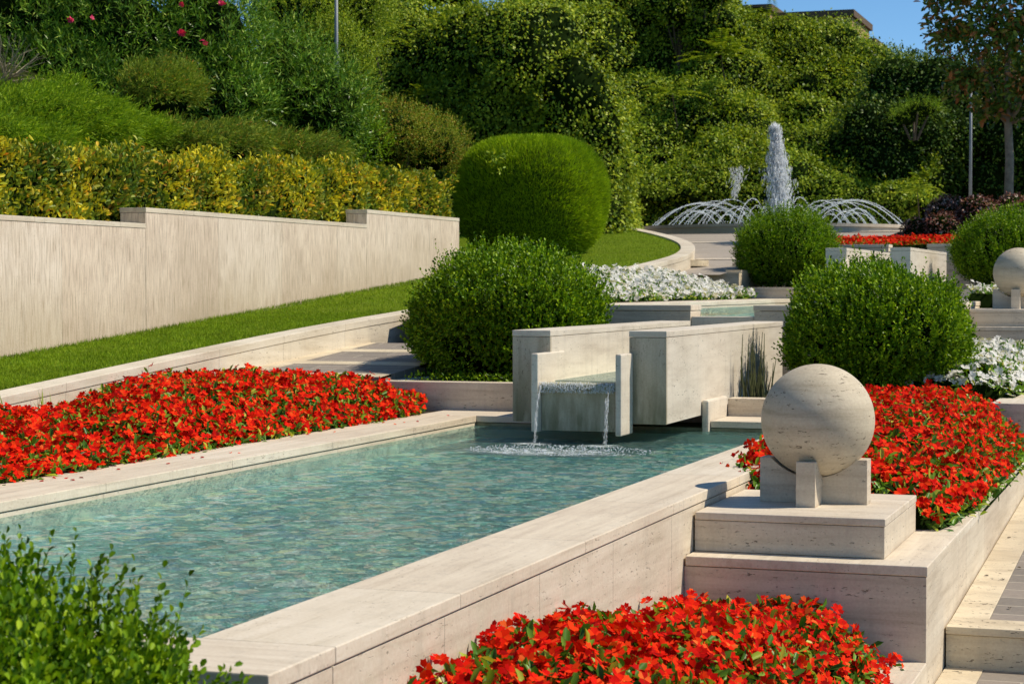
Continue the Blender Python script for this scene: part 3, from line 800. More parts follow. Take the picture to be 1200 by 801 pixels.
# ring of arching jets, each one a thing
NA = 44
for i in range(NA):
    a = 2*math.pi*(i+.3)/NA
    long_ = (i % 2 == 0)
    r0 = .75 if long_ else 1.75; r1 = 3.95 if long_ else 3.2; hh = .88 if long_ else .62
    r1 += rng.uniform(-.12, .12); hh += rng.uniform(-.05, .05)
    mb = MB(); pts = []
    m = 16
    for j in range(m+1):
        q = j/m; r = r0+(r1-r0)*q; z = 2.99+hh*4*q*(1-q)
        aa = a+rng.normal(0, .002)
        pts.append((bc[0]+r*math.cos(aa), bc[1]+r*math.sin(aa), z+rng.normal(0, .006)))
    mb.tube(pts, [.005+.006*q/m for q in range(m+1)], 4)
    # beads breaking off along the falling half
    for j in range(60):
        q = random.random()**.6; r = r0+(r1-r0)*q+random.gauss(0, .03); z = 2.99+hh*4*q*(1-q)+random.gauss(0, .02)
        aa = a+random.gauss(0, .012); c = (bc[0]+r*math.cos(aa), bc[1]+r*math.sin(aa), z); s = random.uniform(.005, .013)
        mb.add([(c[0]-s, c[1], c[2]), (c[0], c[1]-s, c[2]), (c[0]+s, c[1], c[2]), (c[0], c[1]+s, c[2]), (c[0], c[1], c[2]-s*1.6), (c[0], c[1], c[2]+s*1.6)],
               [(0,1,5),(1,2,5),(2,3,5),(3,0,5),(1,0,4),(2,1,4),(3,2,4),(0,3,4)])
    o = mb.build('water_arc', M_arc)
    setp(o, 'thin white water arc curving outward round the tall jet', 'water arc', 'ring of water arcs in the round basin')
# small plume behind
p0 = at(861, 232, 63.6)
n = 260; t = rng.uniform(0, 1, n)
P = p0+np.stack([rng.normal(0, .06, n)*(1+1.5*t)+.1*t, rng.normal(0, .08, n), t*1.0], 1)
v, f = streak_mesh(P, np.stack([rng.normal(0, .3, n), rng.normal(0, .3, n), np.ones(n)], 1), rng.uniform(.08, .2, n), rng.uniform(.012, .03, n))
setp(link_mesh('fountain_plume', np_mesh('plume', v, f), M_thin), 'small faint water plume left of the tall jet, before the climbers', 'water plume', kind='stuff')

# ------------------------------------------------------------------ falling water at the near channel
def fall(x, z0, y0, y1, width, n, label, bend=0.0, grp='thin streams off the channel lip'):
    t = rng.uniform(0, 1, n)
    P = np.stack([x+rng.normal(0, width, n)*(.6+.8*t)+bend*t, y0+(y1-y0)*t**.55+rng.normal(0, .006, n), z0-(z0+.10)*t], 1)
    D = np.stack([rng.normal(0, .06, n), np.full(n, -.1), -np.ones(n)], 1)
    v, f = streak_mesh(P, D, rng.uniform(.02, .075, n), rng.uniform(.002, .006, n))
    o = link_mesh('water_stream', np_mesh('stream', v, f), M_thin)
    setp(o, label, 'water stream', grp)
fall(-5.50, .41, 16.83, 16.62, .006, 130, 'thin water stream falling from the left end of the channel lip')
fall(-4.86, .41, 16.83, 16.60, .010, 150, 'thin water stream falling from the right end of the channel lip', .03)
# water film and drips on the lip
n = 900; P = np.stack([rng.uniform(-5.52, -4.81, n), 16.83+rng.normal(0, .012, n), .40+rng.uniform(-.05, .04, n)], 1)
v, f = streak_mesh(P, np.stack([rng.normal(0, .5, n), rng.normal(0, .3, n), -np.ones(n)], 1), rng.uniform(.01, .04, n), rng.uniform(.003, .008, n))
setp(link_mesh('spilling_water', np_mesh('spill', v, f), M_spray), 'white water film trembling along the front lip of the channel', 'water')
for c, s in (((-5.15, 15.75, -.094), (.80, .42)), ((-4.83, 16.5, -.092), (.2, .16)), ((-5.5, 16.5, -.09), (.2, .16))):
    me = np_mesh('foam', *(lambda V, F: (V, F))(np.array([[0, 0, 0]]+[[math.cos(a), math.sin(a), 0] for a in np.linspace(0, 2*math.pi, 32, endpoint=False)]),
                 np.array([[0, 1+i, 1+(i+1) % 32] for i in range(32)])))
    o = link_mesh('foam', me, M_foam); o.location = c; o.scale = (s[0], s[1], 1)
    setp(o, 'white foam on the pool where the streams land', 'foam', 'foam under the streams')
n = 500; a = rng.uniform(0, 6.28, n); r = rng.uniform(0, 1, n)**.6
P = np.stack([-5.02+.85*r*np.cos(a), 15.85+.5*r*np.sin(a), -.085+np.abs(rng.normal(0, .025, n))*(1-r)], 1)
v, f = streak_mesh(P, rand_dir(n)+np.array([[.6, 0, 0]]), rng.uniform(.01, .05, n), rng.uniform(.003, .009, n))
setp(link_mesh('splash', np_mesh('splash', v, f), M_spray), 'scattered white splash droplets over the foam below the channel', 'splash', kind='stuff')

# ------------------------------------------------------------------ flower beds
def petal_flower(R_=1.0):
    V = []; F = []
    for k in range(5):
        a = 2*math.pi*k/5+rng.uniform(-.09, .09); ca, sa = math.cos(a), math.sin(a)
        rr = R_*rng.uniform(.88, 1.06); tilt = rng.uniform(-.12, .48)
        loc = [(0.03, 0, 0), (.52, .36, .10), (.98, .26, tilt), (.88, 0, tilt*.8), (.98, -.26, tilt), (.52, -.36, .10)]
        b = len(V)
        for x, y, z in loc:
            x *= rr; y *= rr*1.05; z = z*rr+.015*k
            V.append((x*ca-y*sa, x*sa+y*ca, z))
        F += [(b, b+1, b+2, b+3), (b, b+3, b+4, b+5)]
    return np.array(V), np.array(F)
FLOWERS = [petal_flower() for _ in range(10)]
def basis_from_normal(N):
    N = unit(N); A = unit(np.cross(N, rand_dir(len(N)))); B = np.cross(N, A)
    return A, B, N
def blossoms_merged(P, N, Rr):
    parts = []
    A, B, N = basis_from_normal(N)
    idx = rng.integers(0, len(FLOWERS), len(P))
    for k, (fv, ff) in enumerate(FLOWERS):
        s = np.where(idx == k)[0]
        if not len(s): continue
        v = P[s][:, None, :]+(fv[None, :, 0, None]*A[s][:, None]+fv[None, :, 1, None]*B[s][:, None]+fv[None, :, 2, None]*N[s][:, None])*Rr[s][:, None, None]
        f = (np.arange(len(s))[:, None, None]*len(fv)+ff[None]).reshape(-1, 4)
        parts.append((v.reshape(-1, 3), f, 0))
    V, F, _ = join(parts)
    return V, F

def flower_bed(name, label, cat, x_of, y0, y1, ztop, n, R_, petal, leaf, ground, indiv=100, group=None, leaf_n=2.5, leafL=.082, grow=1.0):
    """x_of(y)->(xl,xr); ztop(x,y) height of the mound"""
    def sample(m):
        y = rng.uniform(y0, y1, m); lim = np.array([x_of(t) for t in y]); x = lim[:, 0]+(lim[:, 1]-lim[:, 0])*rng.uniform(0, 1, m)
        return x, y
    def zt(x, y): return np.array([ztop(a, b) for a, b in zip(x, y)])
    e = .05
    x, y = sample(n); z = zt(x, y)
    gx_ = (zt(x+e, y)-zt(x-e, y))/(2*e); gy_ = (zt(x, y+e)-zt(x, y-e))/(2*e)
    N0 = unit(np.stack([-gx_, -gy_, np.ones(n)], 1))
    P = np.stack([x, y, z], 1)+N0*(rng.normal(-.008, .035, (n, 1)))
    N = N0+rng.normal(0, .42, (n, 3))+np.array([[.12, -.25, 0]])
    Rr = R_*rng.uniform(.78, 1.15, n)
    c = np.array([np.mean([sum(x_of(t))/2 for t in (y0, y1)]), (y0+y1)/2, ground])
    bed = empty(name, tuple(c), label, cat, group)
    # foliage
    m = int(n*leaf_n); x2, y2 = sample(m); z2 = zt(x2, y2)
    P2 = np.stack([x2, y2, z2-rng.uniform(.0, .12, m)**1.0], 1)
    gx2 = (zt(x2+e, y2)-zt(x2-e, y2))/(2*e); gy2 = (zt(x2, y2+e)-zt(x2, y2-e))/(2*e)
    N2 = unit(np.stack([-gx2, -gy2, np.ones(m)], 1))
    D2 = N2*.5+rng.normal(0, .7, (m, 3)); L = rng.uniform(.7, 1.25, m)*leafL
    v, f = leaf_arrays(P2, D2, N2+rng.normal(0, .3, (m, 3)), L, L*.36, True)
    parts = [(v, f, 0)]
    # dark earth-and-stem mound inside
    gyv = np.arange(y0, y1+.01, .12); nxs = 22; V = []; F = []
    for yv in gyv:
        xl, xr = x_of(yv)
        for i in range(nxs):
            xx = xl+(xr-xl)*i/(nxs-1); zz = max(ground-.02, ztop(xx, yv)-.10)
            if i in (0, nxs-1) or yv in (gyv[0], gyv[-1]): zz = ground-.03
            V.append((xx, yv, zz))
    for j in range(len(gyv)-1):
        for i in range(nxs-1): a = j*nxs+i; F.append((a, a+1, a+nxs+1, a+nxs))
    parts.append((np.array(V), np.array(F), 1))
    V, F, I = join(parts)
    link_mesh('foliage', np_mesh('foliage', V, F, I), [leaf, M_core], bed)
    # blossoms: those that show largest are parts of their own
    order = np.argsort(-(seen_size(P)*Rr*in_view(P, 0)))
    own = order[:indiv]; rest = order[indiv:]
    if indiv:
        A, B_, N1 = basis_from_normal(N[own])
        from mathutils import Matrix
        meshes = []
        for fv, ff in FLOWERS:
            me = np_mesh('blossom', fv, ff); me.materials.append(petal); meshes.append(me)
        inv = parent_matrix(bed).inverted()
        for j, q in enumerate(own):
            o = bpy.data.objects.new('blossom', meshes[j % len(meshes)]); COL.objects.link(o)
            r = float(Rr[q])
            a, b, c_ = A[j]*r, B_[j]*r, N1[j]*r
            M4 = Matrix(((a[0], b[0], c_[0], P[q][0]), (a[1], b[1], c_[1], P[q][1]), (a[2], b[2], c_[2], P[q][2]), (0,0,0,1)))
            o.parent = bed; o.matrix_parent_inverse = inv; o.matrix_basis = M4
    V, F = blossoms_merged(P[rest], N[rest], Rr[rest])
    ob = link_mesh('blossoms', np_mesh('blossoms', V, F), petal, bed)
    ob['kind'] = 'stuff'
    return bed

def nz(x, y, s=1.6, a=1.0): return a*mnoise.noise(Vector((x*s, y*s, 3.3)))
# left red bed
def zl(x, y):
    u = (-7.28-x)/.8; u = max(0, min(1, u)); u = u*u*(3-2*u)
    w = max(0, min(1, (19.35-y)/.7)); w = w**.5
    yq = y-1.6*(-8-x)
    amp = float(np.interp(yq, [9, 11.3, 12.6, 13.2, 13.9, 15.3, 17, 19], [.22, .22, .10, .17, .31, .35, .34, .30]))
    return .04+amp*u*(.35+.65*w)+nz(x, y, 1.9, .07)*(.3+u)+nz(x, y, 5.0, .03)
flower_bed('flower_bed', 'long red flower bed between the pool coping and the lawn kerb on the left', 'flower bed',
           lambda y: (-9.95, float(np.interp(y, [18.5, 19.3], [-7.34, -7.60]))), 7.5, 19.3, zl, 8800, .042, M_red, M_bedleaf, 0.0, 100, 'red flower beds')
setp(MB().box(-9.99, -7.41, 3, 19.38, -1.3, -.01).build('soil', M_soil), kind='structure')
# right red bed behind the ball
def zr(x, y):
    u = min(1, max(0, (x+3.22)/.25)) ; v_ = min(1, max(0, (-1.36-x)/.75)); w = min(1, max(0, (y-13.30)/.4))
    u = u**.6; v_ = math.sin(v_*math.pi/2); w = w**.6
    amp = float(np.interp(y, [13.3, 15, 17.5, 19.3], [.30, .50, .60, .62]))
    return -.33+amp*v_*(.45+.55*u)*(.4+.6*w)+nz(x, y, 1.7, .05)
flower_bed('flower_bed', 'mounded red flower bed behind the large stone ball, spilling over the path wall', 'flower bed',
           lambda y: (-3.20 if y < 16 else -2.95, float(np.interp(y, [13.4, 15], [-1.52, -1.42]))), 13.45, 19.32, zr, 3000, .042, M_red, M_bedleaf, -.36, 100, 'red flower beds')
# near red bed
def zn(x, y):
    v_ = min(1, max(0, (-1.52-x)/.6)); v_ = math.sin(v_*math.pi/2)
    t_ = float(np.interp(y, [5.4, 6.2, 7.2, 8.3, 9.3, 10.3, 11.0, 11.6], [-.42, -.34, -.27, -.24, -.36, -.50, -.57, -.64]))
    return -1.0+(t_+1.0)*v_+nz(x, y, 2.2, .06)+nz(x, y, 5.0, .03)
flower_bed('flower_bed', 'foreground red flower bed at the bottom of the picture, below the plinth', 'flower bed',
           lambda y: (-2.88, -1.50), 5.6, 11.62, zn, 3300, .041, M_red, M_bedleaf, -1.0, 100, 'red flower beds')
# far red bed in the third terrace
flower_bed('flower_bed', 'small far red flower bed just below the round fountain basin', 'flower bed',
           lambda y: (-7.6, -3.2), 40.9, 46.5, lambda x, y: 2.24+.035*(y-41)+nz(x, y, 1.5, .06), 2600, .05, M_red, M_bedleaf, 2.05, 0, 'red flower beds', 1.2)
setp(MB().box(-7.7, -3.0, 40.75, 49, 1.0, 2.1).build('soil', M_soil), kind='structure')
# white beds
def zw(x, y):
    return 1.13+(.05+.25*(-7.46-x))*min(1, .35+(y-23.6)*.3)+nz(x, y, 1.3, .03)+nz(x, y, 4.0, .03)
flower_bed('flower_bed', 'white flower bed in the middle distance below the curving lawn kerb', 'flower bed',
           lambda y: (-9.1, -7.46), 23.6, 35.6, zw, 3400, .050, M_white, M_bedleaf, 1.06, 100, 'white flower beds', 2.2)
setp(MB().box(-9.5, -7.48, 23.58, 36.4, -.3, 1.09).build('soil', M_soil), kind='structure')
def zw2(x, y):
    u = min(1, max(0, (-1.45-x)/.6)); return .16+.38*math.sin(u*math.pi/2)*min(1, max(.3, (y-20.0)/1.2))+nz(x, y, 1.3, .04)
flower_bed('flower_bed', 'white flower bed at the right edge, beside the large right-hand bush', 'flower bed',
           lambda y: (-2.75, -1.62), 20.6, 27.5, zw2, 1150, .050, M_white, M_bedleaf, .13, 100, 'white flower beds', 2.4)
flower_bed('flower_bed', 'small patch of white flowers left of the far stone ball', 'flower bed',
           lambda y: (-3.2, -2.0), 30.6, 35.5, lambda x, y: .98+.30+nz(x, y, 1.3, .05), 500, .05, M_white, M_bedleaf, .75, 0, 'white flower beds', 2.4)
setp(MB().box(-3.0, -1.84, 30.56, 36.4, -.3, .74).build('soil', M_soil), kind='structure')

# ------------------------------------------------------------------ rounded box bushes
def box_bush(label, c, r, zmin, dens, leaf, p=2.3, long_side=0, seed_n=0, k=9, group='clipped round green bushes'):
    c = np.array(c, float); r = np.array(r, float)
    area = 4*math.pi*((r[0]*r[1])**1.6/3+(r[0]*r[2])**1.6/3+(r[1]*r[2])**1.6/3)**(1/1.6)
    P, N = surf_points(int(area*dens), c, r*.93, p, zmin, -.97)
    n = len(P)
    ns = np.array([mnoise.noise(Vector((float(a)*2.1, float(b)*2.1, float(d)*2.1+seed_n))) for a, b, d in P])
    ns2 = np.array([mnoise.noise(Vector((float(a)*.9, float(b)*.9, float(d)*.9-seed_n))) for a, b, d in P])
    P = P+N*(ns*.16+ns2*.22)[:, None]-N*rng.uniform(0, .10, (n, 1))
    D = N*.65+np.array([[0, 0, .85]])+rng.normal(0, .20, (n, 3))
    Ls = rng.uniform(.10, .31, n)
    if long_side:     # a few untrimmed shoots
        sel = (rng.uniform(0, 1, n) < .035) & (N[:, 0]*long_side > -.3) & (N[:, 2] > .0)
        Ls[sel] *= rng.uniform(1.2, 1.7, sel.sum())
        D[sel] = N[sel]*.45+np.array([[0, 0, 1.0]])
    parts = []
    v, f = shoots(P, D, Ls, k, leaf, leaf*.64, True)
    parts.append((v, f, 0))
    v, f = leaf_arrays(P, D, rand_dir(n), Ls, .005); parts.append((v, f, 0))
    # second, deeper layer
    P2, N2 = surf_points(int(area*dens*.5), c, r*.84, p, zmin, -.97)
    v, f = shoots(P2, N2+rng.normal(0, .4, N2.shape), .14, 6, leaf*1.1, leaf*.6, False)
    parts.append((v, f, 0))
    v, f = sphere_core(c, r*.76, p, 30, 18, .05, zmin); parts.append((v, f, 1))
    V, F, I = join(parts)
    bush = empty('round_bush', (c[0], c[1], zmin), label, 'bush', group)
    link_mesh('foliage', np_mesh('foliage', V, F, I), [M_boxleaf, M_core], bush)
    mb = MB()
    for i in range(5):
        a = i*1.26; mb.tube([(c[0]+.05*math.cos(a), c[1]+.05*math.sin(a), zmin-.05), (c[0]+.3*math.cos(a), c[1]+.3*math.sin(a), zmin+.35), (c[0]+.55*math.cos(a), c[1]+.55*math.sin(a), zmin+.8*r[2])], [.03, .022, .012])
    mb.build('stem', M_dbark, bush)
    return bush
box_bush('large dark green round bush left of the water channel, with stray shoots on its left', (-7.30, 21.0, .86), (1.12, 1.10, .72), .24, 330, .050, 2.3, -1, 0)
box_bush('large round green bush right of the water channel, above the red flowers', (-3.12, 21.2, .76), (1.02, 1.05, .68), .09, 330, .050, 2.3, 1, 5)
box_bush('round green bush in the middle distance in front of the fountain jet', (-7.36, 37.8, 1.98), (.97, .95, .75), 1.22, 330, .045, 2.1, 0, 9, 8)
box_bush('far round green bush at the right edge above the far stone ball', (-3.02, 37.6, 1.90), (1.22, 1.1, .68), 1.22, 300, .045, 2.2, 0, 14, 8)
box_bush('foreground leafy bush cut by the bottom left corner', (-3.40, 4.55, -.21), (.90, .92, .56), -1.1, 560, .038, 2.1, 1, 21, 13)

# reeds by the channel wall
for j, (x, y) in enumerate(((-4.20, 20.0),)):
    n = 34; P = np.stack([x+rng.normal(0, .085, n), y+rng.normal(0, .07, n), np.full(n, .10)], 1)
    mb = MB()
    for q in P:
        h = random.uniform(.25, .55) if random.random() < .8 else random.uniform(.6, .75)
        lx, ly = random.gauss(0, .04), random.gauss(0, .04)
        mb.tube([tuple(q), (q[0]+lx*.5, q[1]+ly*.5, q[2]+h*.5), (q[0]+lx, q[1]+ly, q[2]+h)], [.008, .008, .003], 5)
    M_reed = plain('reed', (.10,.11,.04), .7, .5, 12)
    setp(mb.build('reed_clump', M_reed), 'clump of thin upright dark reeds against the right side of the channel wall', 'reeds')
# creeping weeds at the planter corner
P = np.stack([rng.uniform(-8.0, -6.7, 700), rng.uniform(19.6, 20.3, 700), rng.uniform(.25, .36, 700)], 1)
v, f = leaf_arrays(P, rand_dir(700)+np.array([[0, 0, .5]]), rand_dir(700)+np.array([[0, 0, 1]]), rng.uniform(.02, .05, 700), .022, True)
setp(link_mesh('ground_cover', np_mesh('ground_cover', v, f), M_boxleaf), 'low creeping weeds on the soil at the foot of the big left bush', 'weeds', kind='stuff')
for (x, y, z, n, lab) in ((-9.93, 15.7, .0, 14, 'small grass tuft growing at the foot of the lawn kerb'), (-9.85, 14.95, .0, 6, 'tiny grass tuft at the foot of the lawn kerb beside the bigger one')):
    P = np.stack([x+rng.normal(0, .03, n), y+rng.normal(0, .04, n), np.full(n, z)], 1)
    v, f = leaf_arrays(P, np.array([[0, 0, 1]])+rng.normal(0, .25, (n, 3)), rand_dir(n), rng.uniform(.2, .42, n), .018)
    setp(link_mesh('grass_tuft', np_mesh('tuft', v, f), M_grassb), lab, 'grass tuft')

# ------------------------------------------------------------------ hedges and shrubs on the bank
# golden hedge above the wall (one continuous hedge)
def hedge_strip():
    parts = []
    n = 60000
    y = rng.uniform(11, 33.2, n); s = rng.uniform(0, 1, n)
    top = np.interp(y, [11, 18, 24, 30, 33.2], [2.78, 2.86, 3.0, 3.22, 3.2]); bot = np.interp(y, [11, 21, 21.2, 28, 28.1, 33], [2.0, 2.0, 2.15, 2.2, 2.35, 2.2])
    H_ = top-bot; W_ = 1.5
    tot = H_+W_; q = s*tot
    front = q < H_
    x = np.where(front, -12.42, -12.42-(q-H_)); z = np.where(front, bot+q, top)
    # rounded front shoulder
    nzv = np.array([mnoise.noise(Vector((0, float(a)*1.3, float(b)*1.3))) for a, b in zip(y, z+x)])
    tz = np.array([mnoise.noise(Vector((5, float(a)*1.1, 0)))+.5*mnoise.noise(Vector((9, float(a)*3.1, 0))) for a in y]); z = z+tz*.22*np.clip((z-bot)/H_, 0, 1)
    N = np.where(front[:, None], np.array([[1, -.1, .25]]), np.array([[.2, 0, 1]])); N = unit(N)
    P = np.stack([x, y, z], 1)+N*(nzv*.26-.02)[:, None]-N*(rng.uniform(0, 1, n)**1.5*.20)[:, None]
    P[:, 2] += (rng.uniform(0, 1, n) < .05)*rng.uniform(0, .16, n)
    D = N*.5+rng.normal(0, .55, (n, 3))+np.array([[0, 0, .35]])
    L = rng.uniform(.055, .105, n)
    v, f = leaf_arrays(P, D, N+rng.normal(0, .5, (n, 3)), L, L*.44, True)
    parts.append((v, f, 0))
    mbv = []; F = []
    ysl = np.arange(11, 33.3, .5)
    for yy_ in ysl:
        t_ = float(np.interp(yy_, [11, 18, 24, 30, 33.2], [2.78, 2.86, 3.0, 3.22, 3.2]))-.12
        mbv += [(-12.55, yy_, 1.8), (-12.55, yy_, t_), (-13.9, yy_, t_), (-13.9, yy_, 1.8)]
    for i in range(len(ysl)-1):
        for k in range(3): a = i*4+k; F.append((a, a+4, a+5, a+1))
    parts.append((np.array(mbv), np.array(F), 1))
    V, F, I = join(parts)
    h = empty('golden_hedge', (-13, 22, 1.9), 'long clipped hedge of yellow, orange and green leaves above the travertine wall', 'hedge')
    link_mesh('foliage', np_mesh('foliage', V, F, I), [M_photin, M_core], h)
hedge_strip()

# spreading junipers
def juniper(label, c, r, n, mat, lean=(.75, -.1, .25), fine=.16):
    c = np.array(c, float)
    P, N = surf_points(n, c, r, 2.0, None, -.4)
    nn = len(P)
    ns = np.array([mnoise.noise(Vector((float(a)*1.2, float(b)*1.2, float(d)*1.6))) for a, b, d in P])
    P = P+N*(ns*.30)[:, None]-N*rng.uniform(0, .25, (nn, 1))
    D = N*.35+np.array([lean])+rng.normal(0, .22, (nn, 3))
    v, f = shoots(P, D, rng.uniform(.22, .45, nn), 12, .10, .018, False, .75, .2)
    v2, f2 = sphere_core(c, np.array(r)*.82, 2, 20, 12, .08)
    V, F, I = join([(v, f, 0), (v2, f2, 1)])
    h = empty('juniper_shrub', tuple(c-np.array([0, 0, r[2]])), label, 'shrub', 'spreading junipers behind the golden hedge')
    link_mesh('foliage', np_mesh('foliage', V, F, I), [mat, M_core], h)
    mb = MB(); mb.tube([tuple(c-np.array([0, 0, r[2]*1.1])), tuple(c)], [.07, .04]); mb.build('stem', M_dbark, h)
juniper('bright green feathery juniper at the left edge above the golden hedge', at(25, 155, 25.5), (1.65, 1.3, .62), 4600, M_juni)
juniper('bright green juniper half cut by the left edge, lowest of the junipers', at(-25, 175, 24), (1.3, 1.2, .55), 3000, M_juni)
juniper('bright green feathery juniper, second from the left edge', at(120, 160, 26.5), (.85, 1.0, .42), 2000, M_juni)
juniper('upright bronze-tinged juniper standing before the dark oleanders', at(185, 112, 28.5), (.62, .7, .52), 1500, M_juni2, (.5, -.1, .5))
juniper('dull green low juniper in the shade right of the bright ones', at(235, 172, 28), (1.0, 1.0, .36), 1500, M_juni2)
juniper('dull green low juniper below the pale shrub, above the hedge middle', at(330, 182, 30), (1.1, 1.0, .36), 1600, M_juni2)

# oleanders
def strap_shrub(name, label, lumps, n_per, leafL, mat, group, blooms=0, up=.6, k=9, shoot=.35, aspect=.17, cat='shrub', bloom_mat=None):
    parts = []
    cc = np.mean([l[0] for l in lumps], 0)
    allP = []
    for c, r in lumps:
        r = np.broadcast_to(r, 3); area = 4*math.pi*(r[0]*r[1]+r[0]*r[2]+r[1]*r[2])/3
        P, N = surf_points(int(area*n_per), c, r, 2, None, -.8)
        view = unit(P-np.array([0, 0, EYE])); ok = (N*view).sum(1) < .5; P, N = P[ok], N[ok]
        P = P-N*rng.uniform(0, .5, (len(P), 1))
        D = N*.6+np.array([[0, 0, up]])+rng.normal(0, .4, P.shape)
        v, f = shoots(P, D, shoot, k, leafL, leafL*aspect, False, .95, .15); parts.append((v, f, 0)); allP.append(P)
        v, f = sphere_core(c, r*.66, 2, 18, 12, .12); parts.append((v, f, 1))
    V, F, I = join(parts)
    zb = min(l[0][2]-np.broadcast_to(l[1], 3)[2] for l in lumps)
    h = empty(name, (cc[0], cc[1], zb), label, cat, group)
    link_mesh('foliage', np_mesh('foliage', V, F, I), [mat, M_core], h)
    mb = MB()
    for i in range(4):
        a = i*1.7; mb.tube([(cc[0]+.1*math.cos(a), cc[1]+.1*math.sin(a), zb-.4), (cc[0]+.5*math.cos(a), cc[1]+.5*math.sin(a), cc[2])], [.05, .03])
    mb.build('stem', M_dbark, h)
    return h, np.concatenate(allP)
G_ol = 'dark oleanders on the bank'
strap_shrub('oleander_bush', 'dark oleander filling the top left corner behind the dry twigs', [(at(20, 30, 31), (1.6, 1.3, 1.5)), (at(60, 95, 30.5), (1.3, 1.0, .9))], 60, .16, M_oleand, G_ol)
strap_shrub('oleander_bush', 'dark oleander with pink blooms, at the top between the left edge and the pale shrub', [(at(130, 40, 31.5), (1.5, 1.2, 1.5)), (at(125, 110, 31), (1.0, 1.0, .8))], 60, .16, M_oleand, G_ol)
strap_shrub('oleander_bush', 'lighter oleander with long glossy leaves and a bright pink bloom, left of the pale shrub', [(at(235, 50, 32.5), (1.4, 1.2, 1.4)), (at(255, 120, 32), (1.1, 1.0, .9))], 62, .17, M_oleand, G_ol)
strap_shrub('oleander_bush', 'dark glossy oleander in front of the pale feathery shrub', [(at(330, 100, 34), (1.2, 1.1, 1.2)), (at(375, 130, 34), (1.1, 1.0, 1.0))], 70, .14, M_oleand, G_ol)
for px, py, s in ((83, 24, .09), (107, 21, .05), (214, 39, .13), (259, 3, .09), (213, 5, .06), (238, 50, .06)):
    c = at(px, py, 29.6 if px < 200 else 30.6); n = 9
    n = max(1, int(n*s*4)); P = c+rng.normal(0, .018, (n, 3)); V, F = blossoms_merged(P, rand_dir(n)+np.array([[.3, -.8, .3]]), np.full(n, .03+s*.35))
    o = link_mesh('oleander_bloom', np_mesh('bloom', V, F), M_pink)
    near = 'left' if px < 150 else 'right'
    setp(o, {83: 'left bloom of the pair over the top left oleanders', 107: 'right, fainter bloom of the pair over the top left oleanders', 214: 'largest bright pink bloom hanging low among the oleanders',
             259: 'pink bloom at the very top edge over the lighter oleander', 213: 'small pink bloom at the top edge straight above the largest bloom', 238: 'small pink bloom just right of and below the largest one'}[px], 'pink bloom', 'pink oleander blooms')
# dry twiggy shrub at the left edge
mb = MB(); c = at(5, 95, 27)
for i in range(46):
    d = Vector((random.uniform(-.6, 1.0), random.uniform(-.3, .3), random.uniform(.0, .9))).normalized()
    p = Vector(c); pts = [p.copy()]
    for j in range(5): d = (d+Vector((random.gauss(0, .25), random.gauss(0, .2), random.gauss(0, .25)))).normalized(); p = p+d*.16; pts.append(p.copy())
    mb.tube(pts, [.009, .008, .007, .006, .005, .003], 4)
setp(mb.build('dry_shrub', M_drytwig), 'pale dry twiggy shrub at the left edge in front of the oleanders', 'shrub')

# soft pale shrub and bronze shrub
h, _ = strap_shrub('pale_shrub', 'soft pale yellow-green shrub reaching the top edge left of the grey pole', [(at(345, 30, 38), (1.3, 1.0, 1.3)), (at(390, 85, 37.5), (1.0, .9, 1.1)), (at(400, 20, 39), (1.2, 1.0, 1.2))],
            130, .07, M_ivy2, 'shrubs above the left wall', k=10, shoot=.3, aspect=.4)
h, _ = strap_shrub('bronze_shrub', 'rounded green shrub with bronze tips left of the clipped dome', [(at(455, 160, 37), (1.0, .9, .8)), (at(500, 172, 37.5), (.9, .9, .72))],
            260, .05, M_abel, 'shrubs above the left wall', k=9, shoot=.2, aspect=.4)
h, _ = strap_shrub('green_shrub', 'mid green leafy shrub between the golden hedge and the bronze shrub', [(at(415, 165, 35.5), (.75, .7, .75)), (at(385, 195, 34.5), (.7, .7, .35))],
            110, .07, M_boxleaf, 'shrubs above the left wall', k=9, shoot=.22, aspect=.45)

# clipped dome (fine-leaved topiary)
def dome():
    c = np.array([-12.62, 38.0, 3.06]); r = np.array([1.45, 1.45, 1.28])
    P, N = surf_points(70000, c, r, 2.7, 1.8, -.97)
    ns = np.array([mnoise.noise(Vector((float(a)*1.1, float(b)*1.1, float(d)*1.1))) for a, b, d in P])
    P = P+N*(ns*.06)[:, None]-N*rng.uniform(0, .07, (len(P), 1))
    low = np.clip((3.0-P[:, 2])/1.1, 0, 1)[:, None]
    P = P - N*low*rng.uniform(0, .12, (len(P), 1))
    D = N*.8+np.array([[.15, 0, .65]])+rng.normal(0, .34, P.shape)
    L = rng.uniform(.07, .13, len(P))
    v, f = leaf_arrays(P, D, rand_dir(len(P)), L, .013, False, .2)
    v2, f2 = sphere_core(c, r*.955, 2.7, 40, 24, .01, 1.75)
    V, F, I = join([(v, f, 0), (v2, f2, 1)])
    h = empty('clipped_dome_shrub', (c[0], c[1], 1.8), 'big smooth clipped green dome at the end of the travertine wall', 'topiary')
    M_dc = plain('dome_inside', (.05,.085,.008), 1.0, .4, 6, spec=0)
    link_mesh('foliage', np_mesh('foliage', V, F, I), [M_topi, M_dc], h)
    MB().tube([(c[0], c[1], 1.6), (c[0], c[1], 2.6)], [.09, .06]).build('stem', M_dbark, h)
    P = at(585, 186, 36.4)+rng.normal(0, .12, (60, 3)); v, f = leaf_arrays(P, rand_dir(60)+np.array([[0, 0, .6]]), rand_dir(60), .10, .05, True)
    link_mesh('vine_sprig', np_mesh('vine_sprig', v, f), M_ivy2, h)['kind'] = 'stuff'
dome()

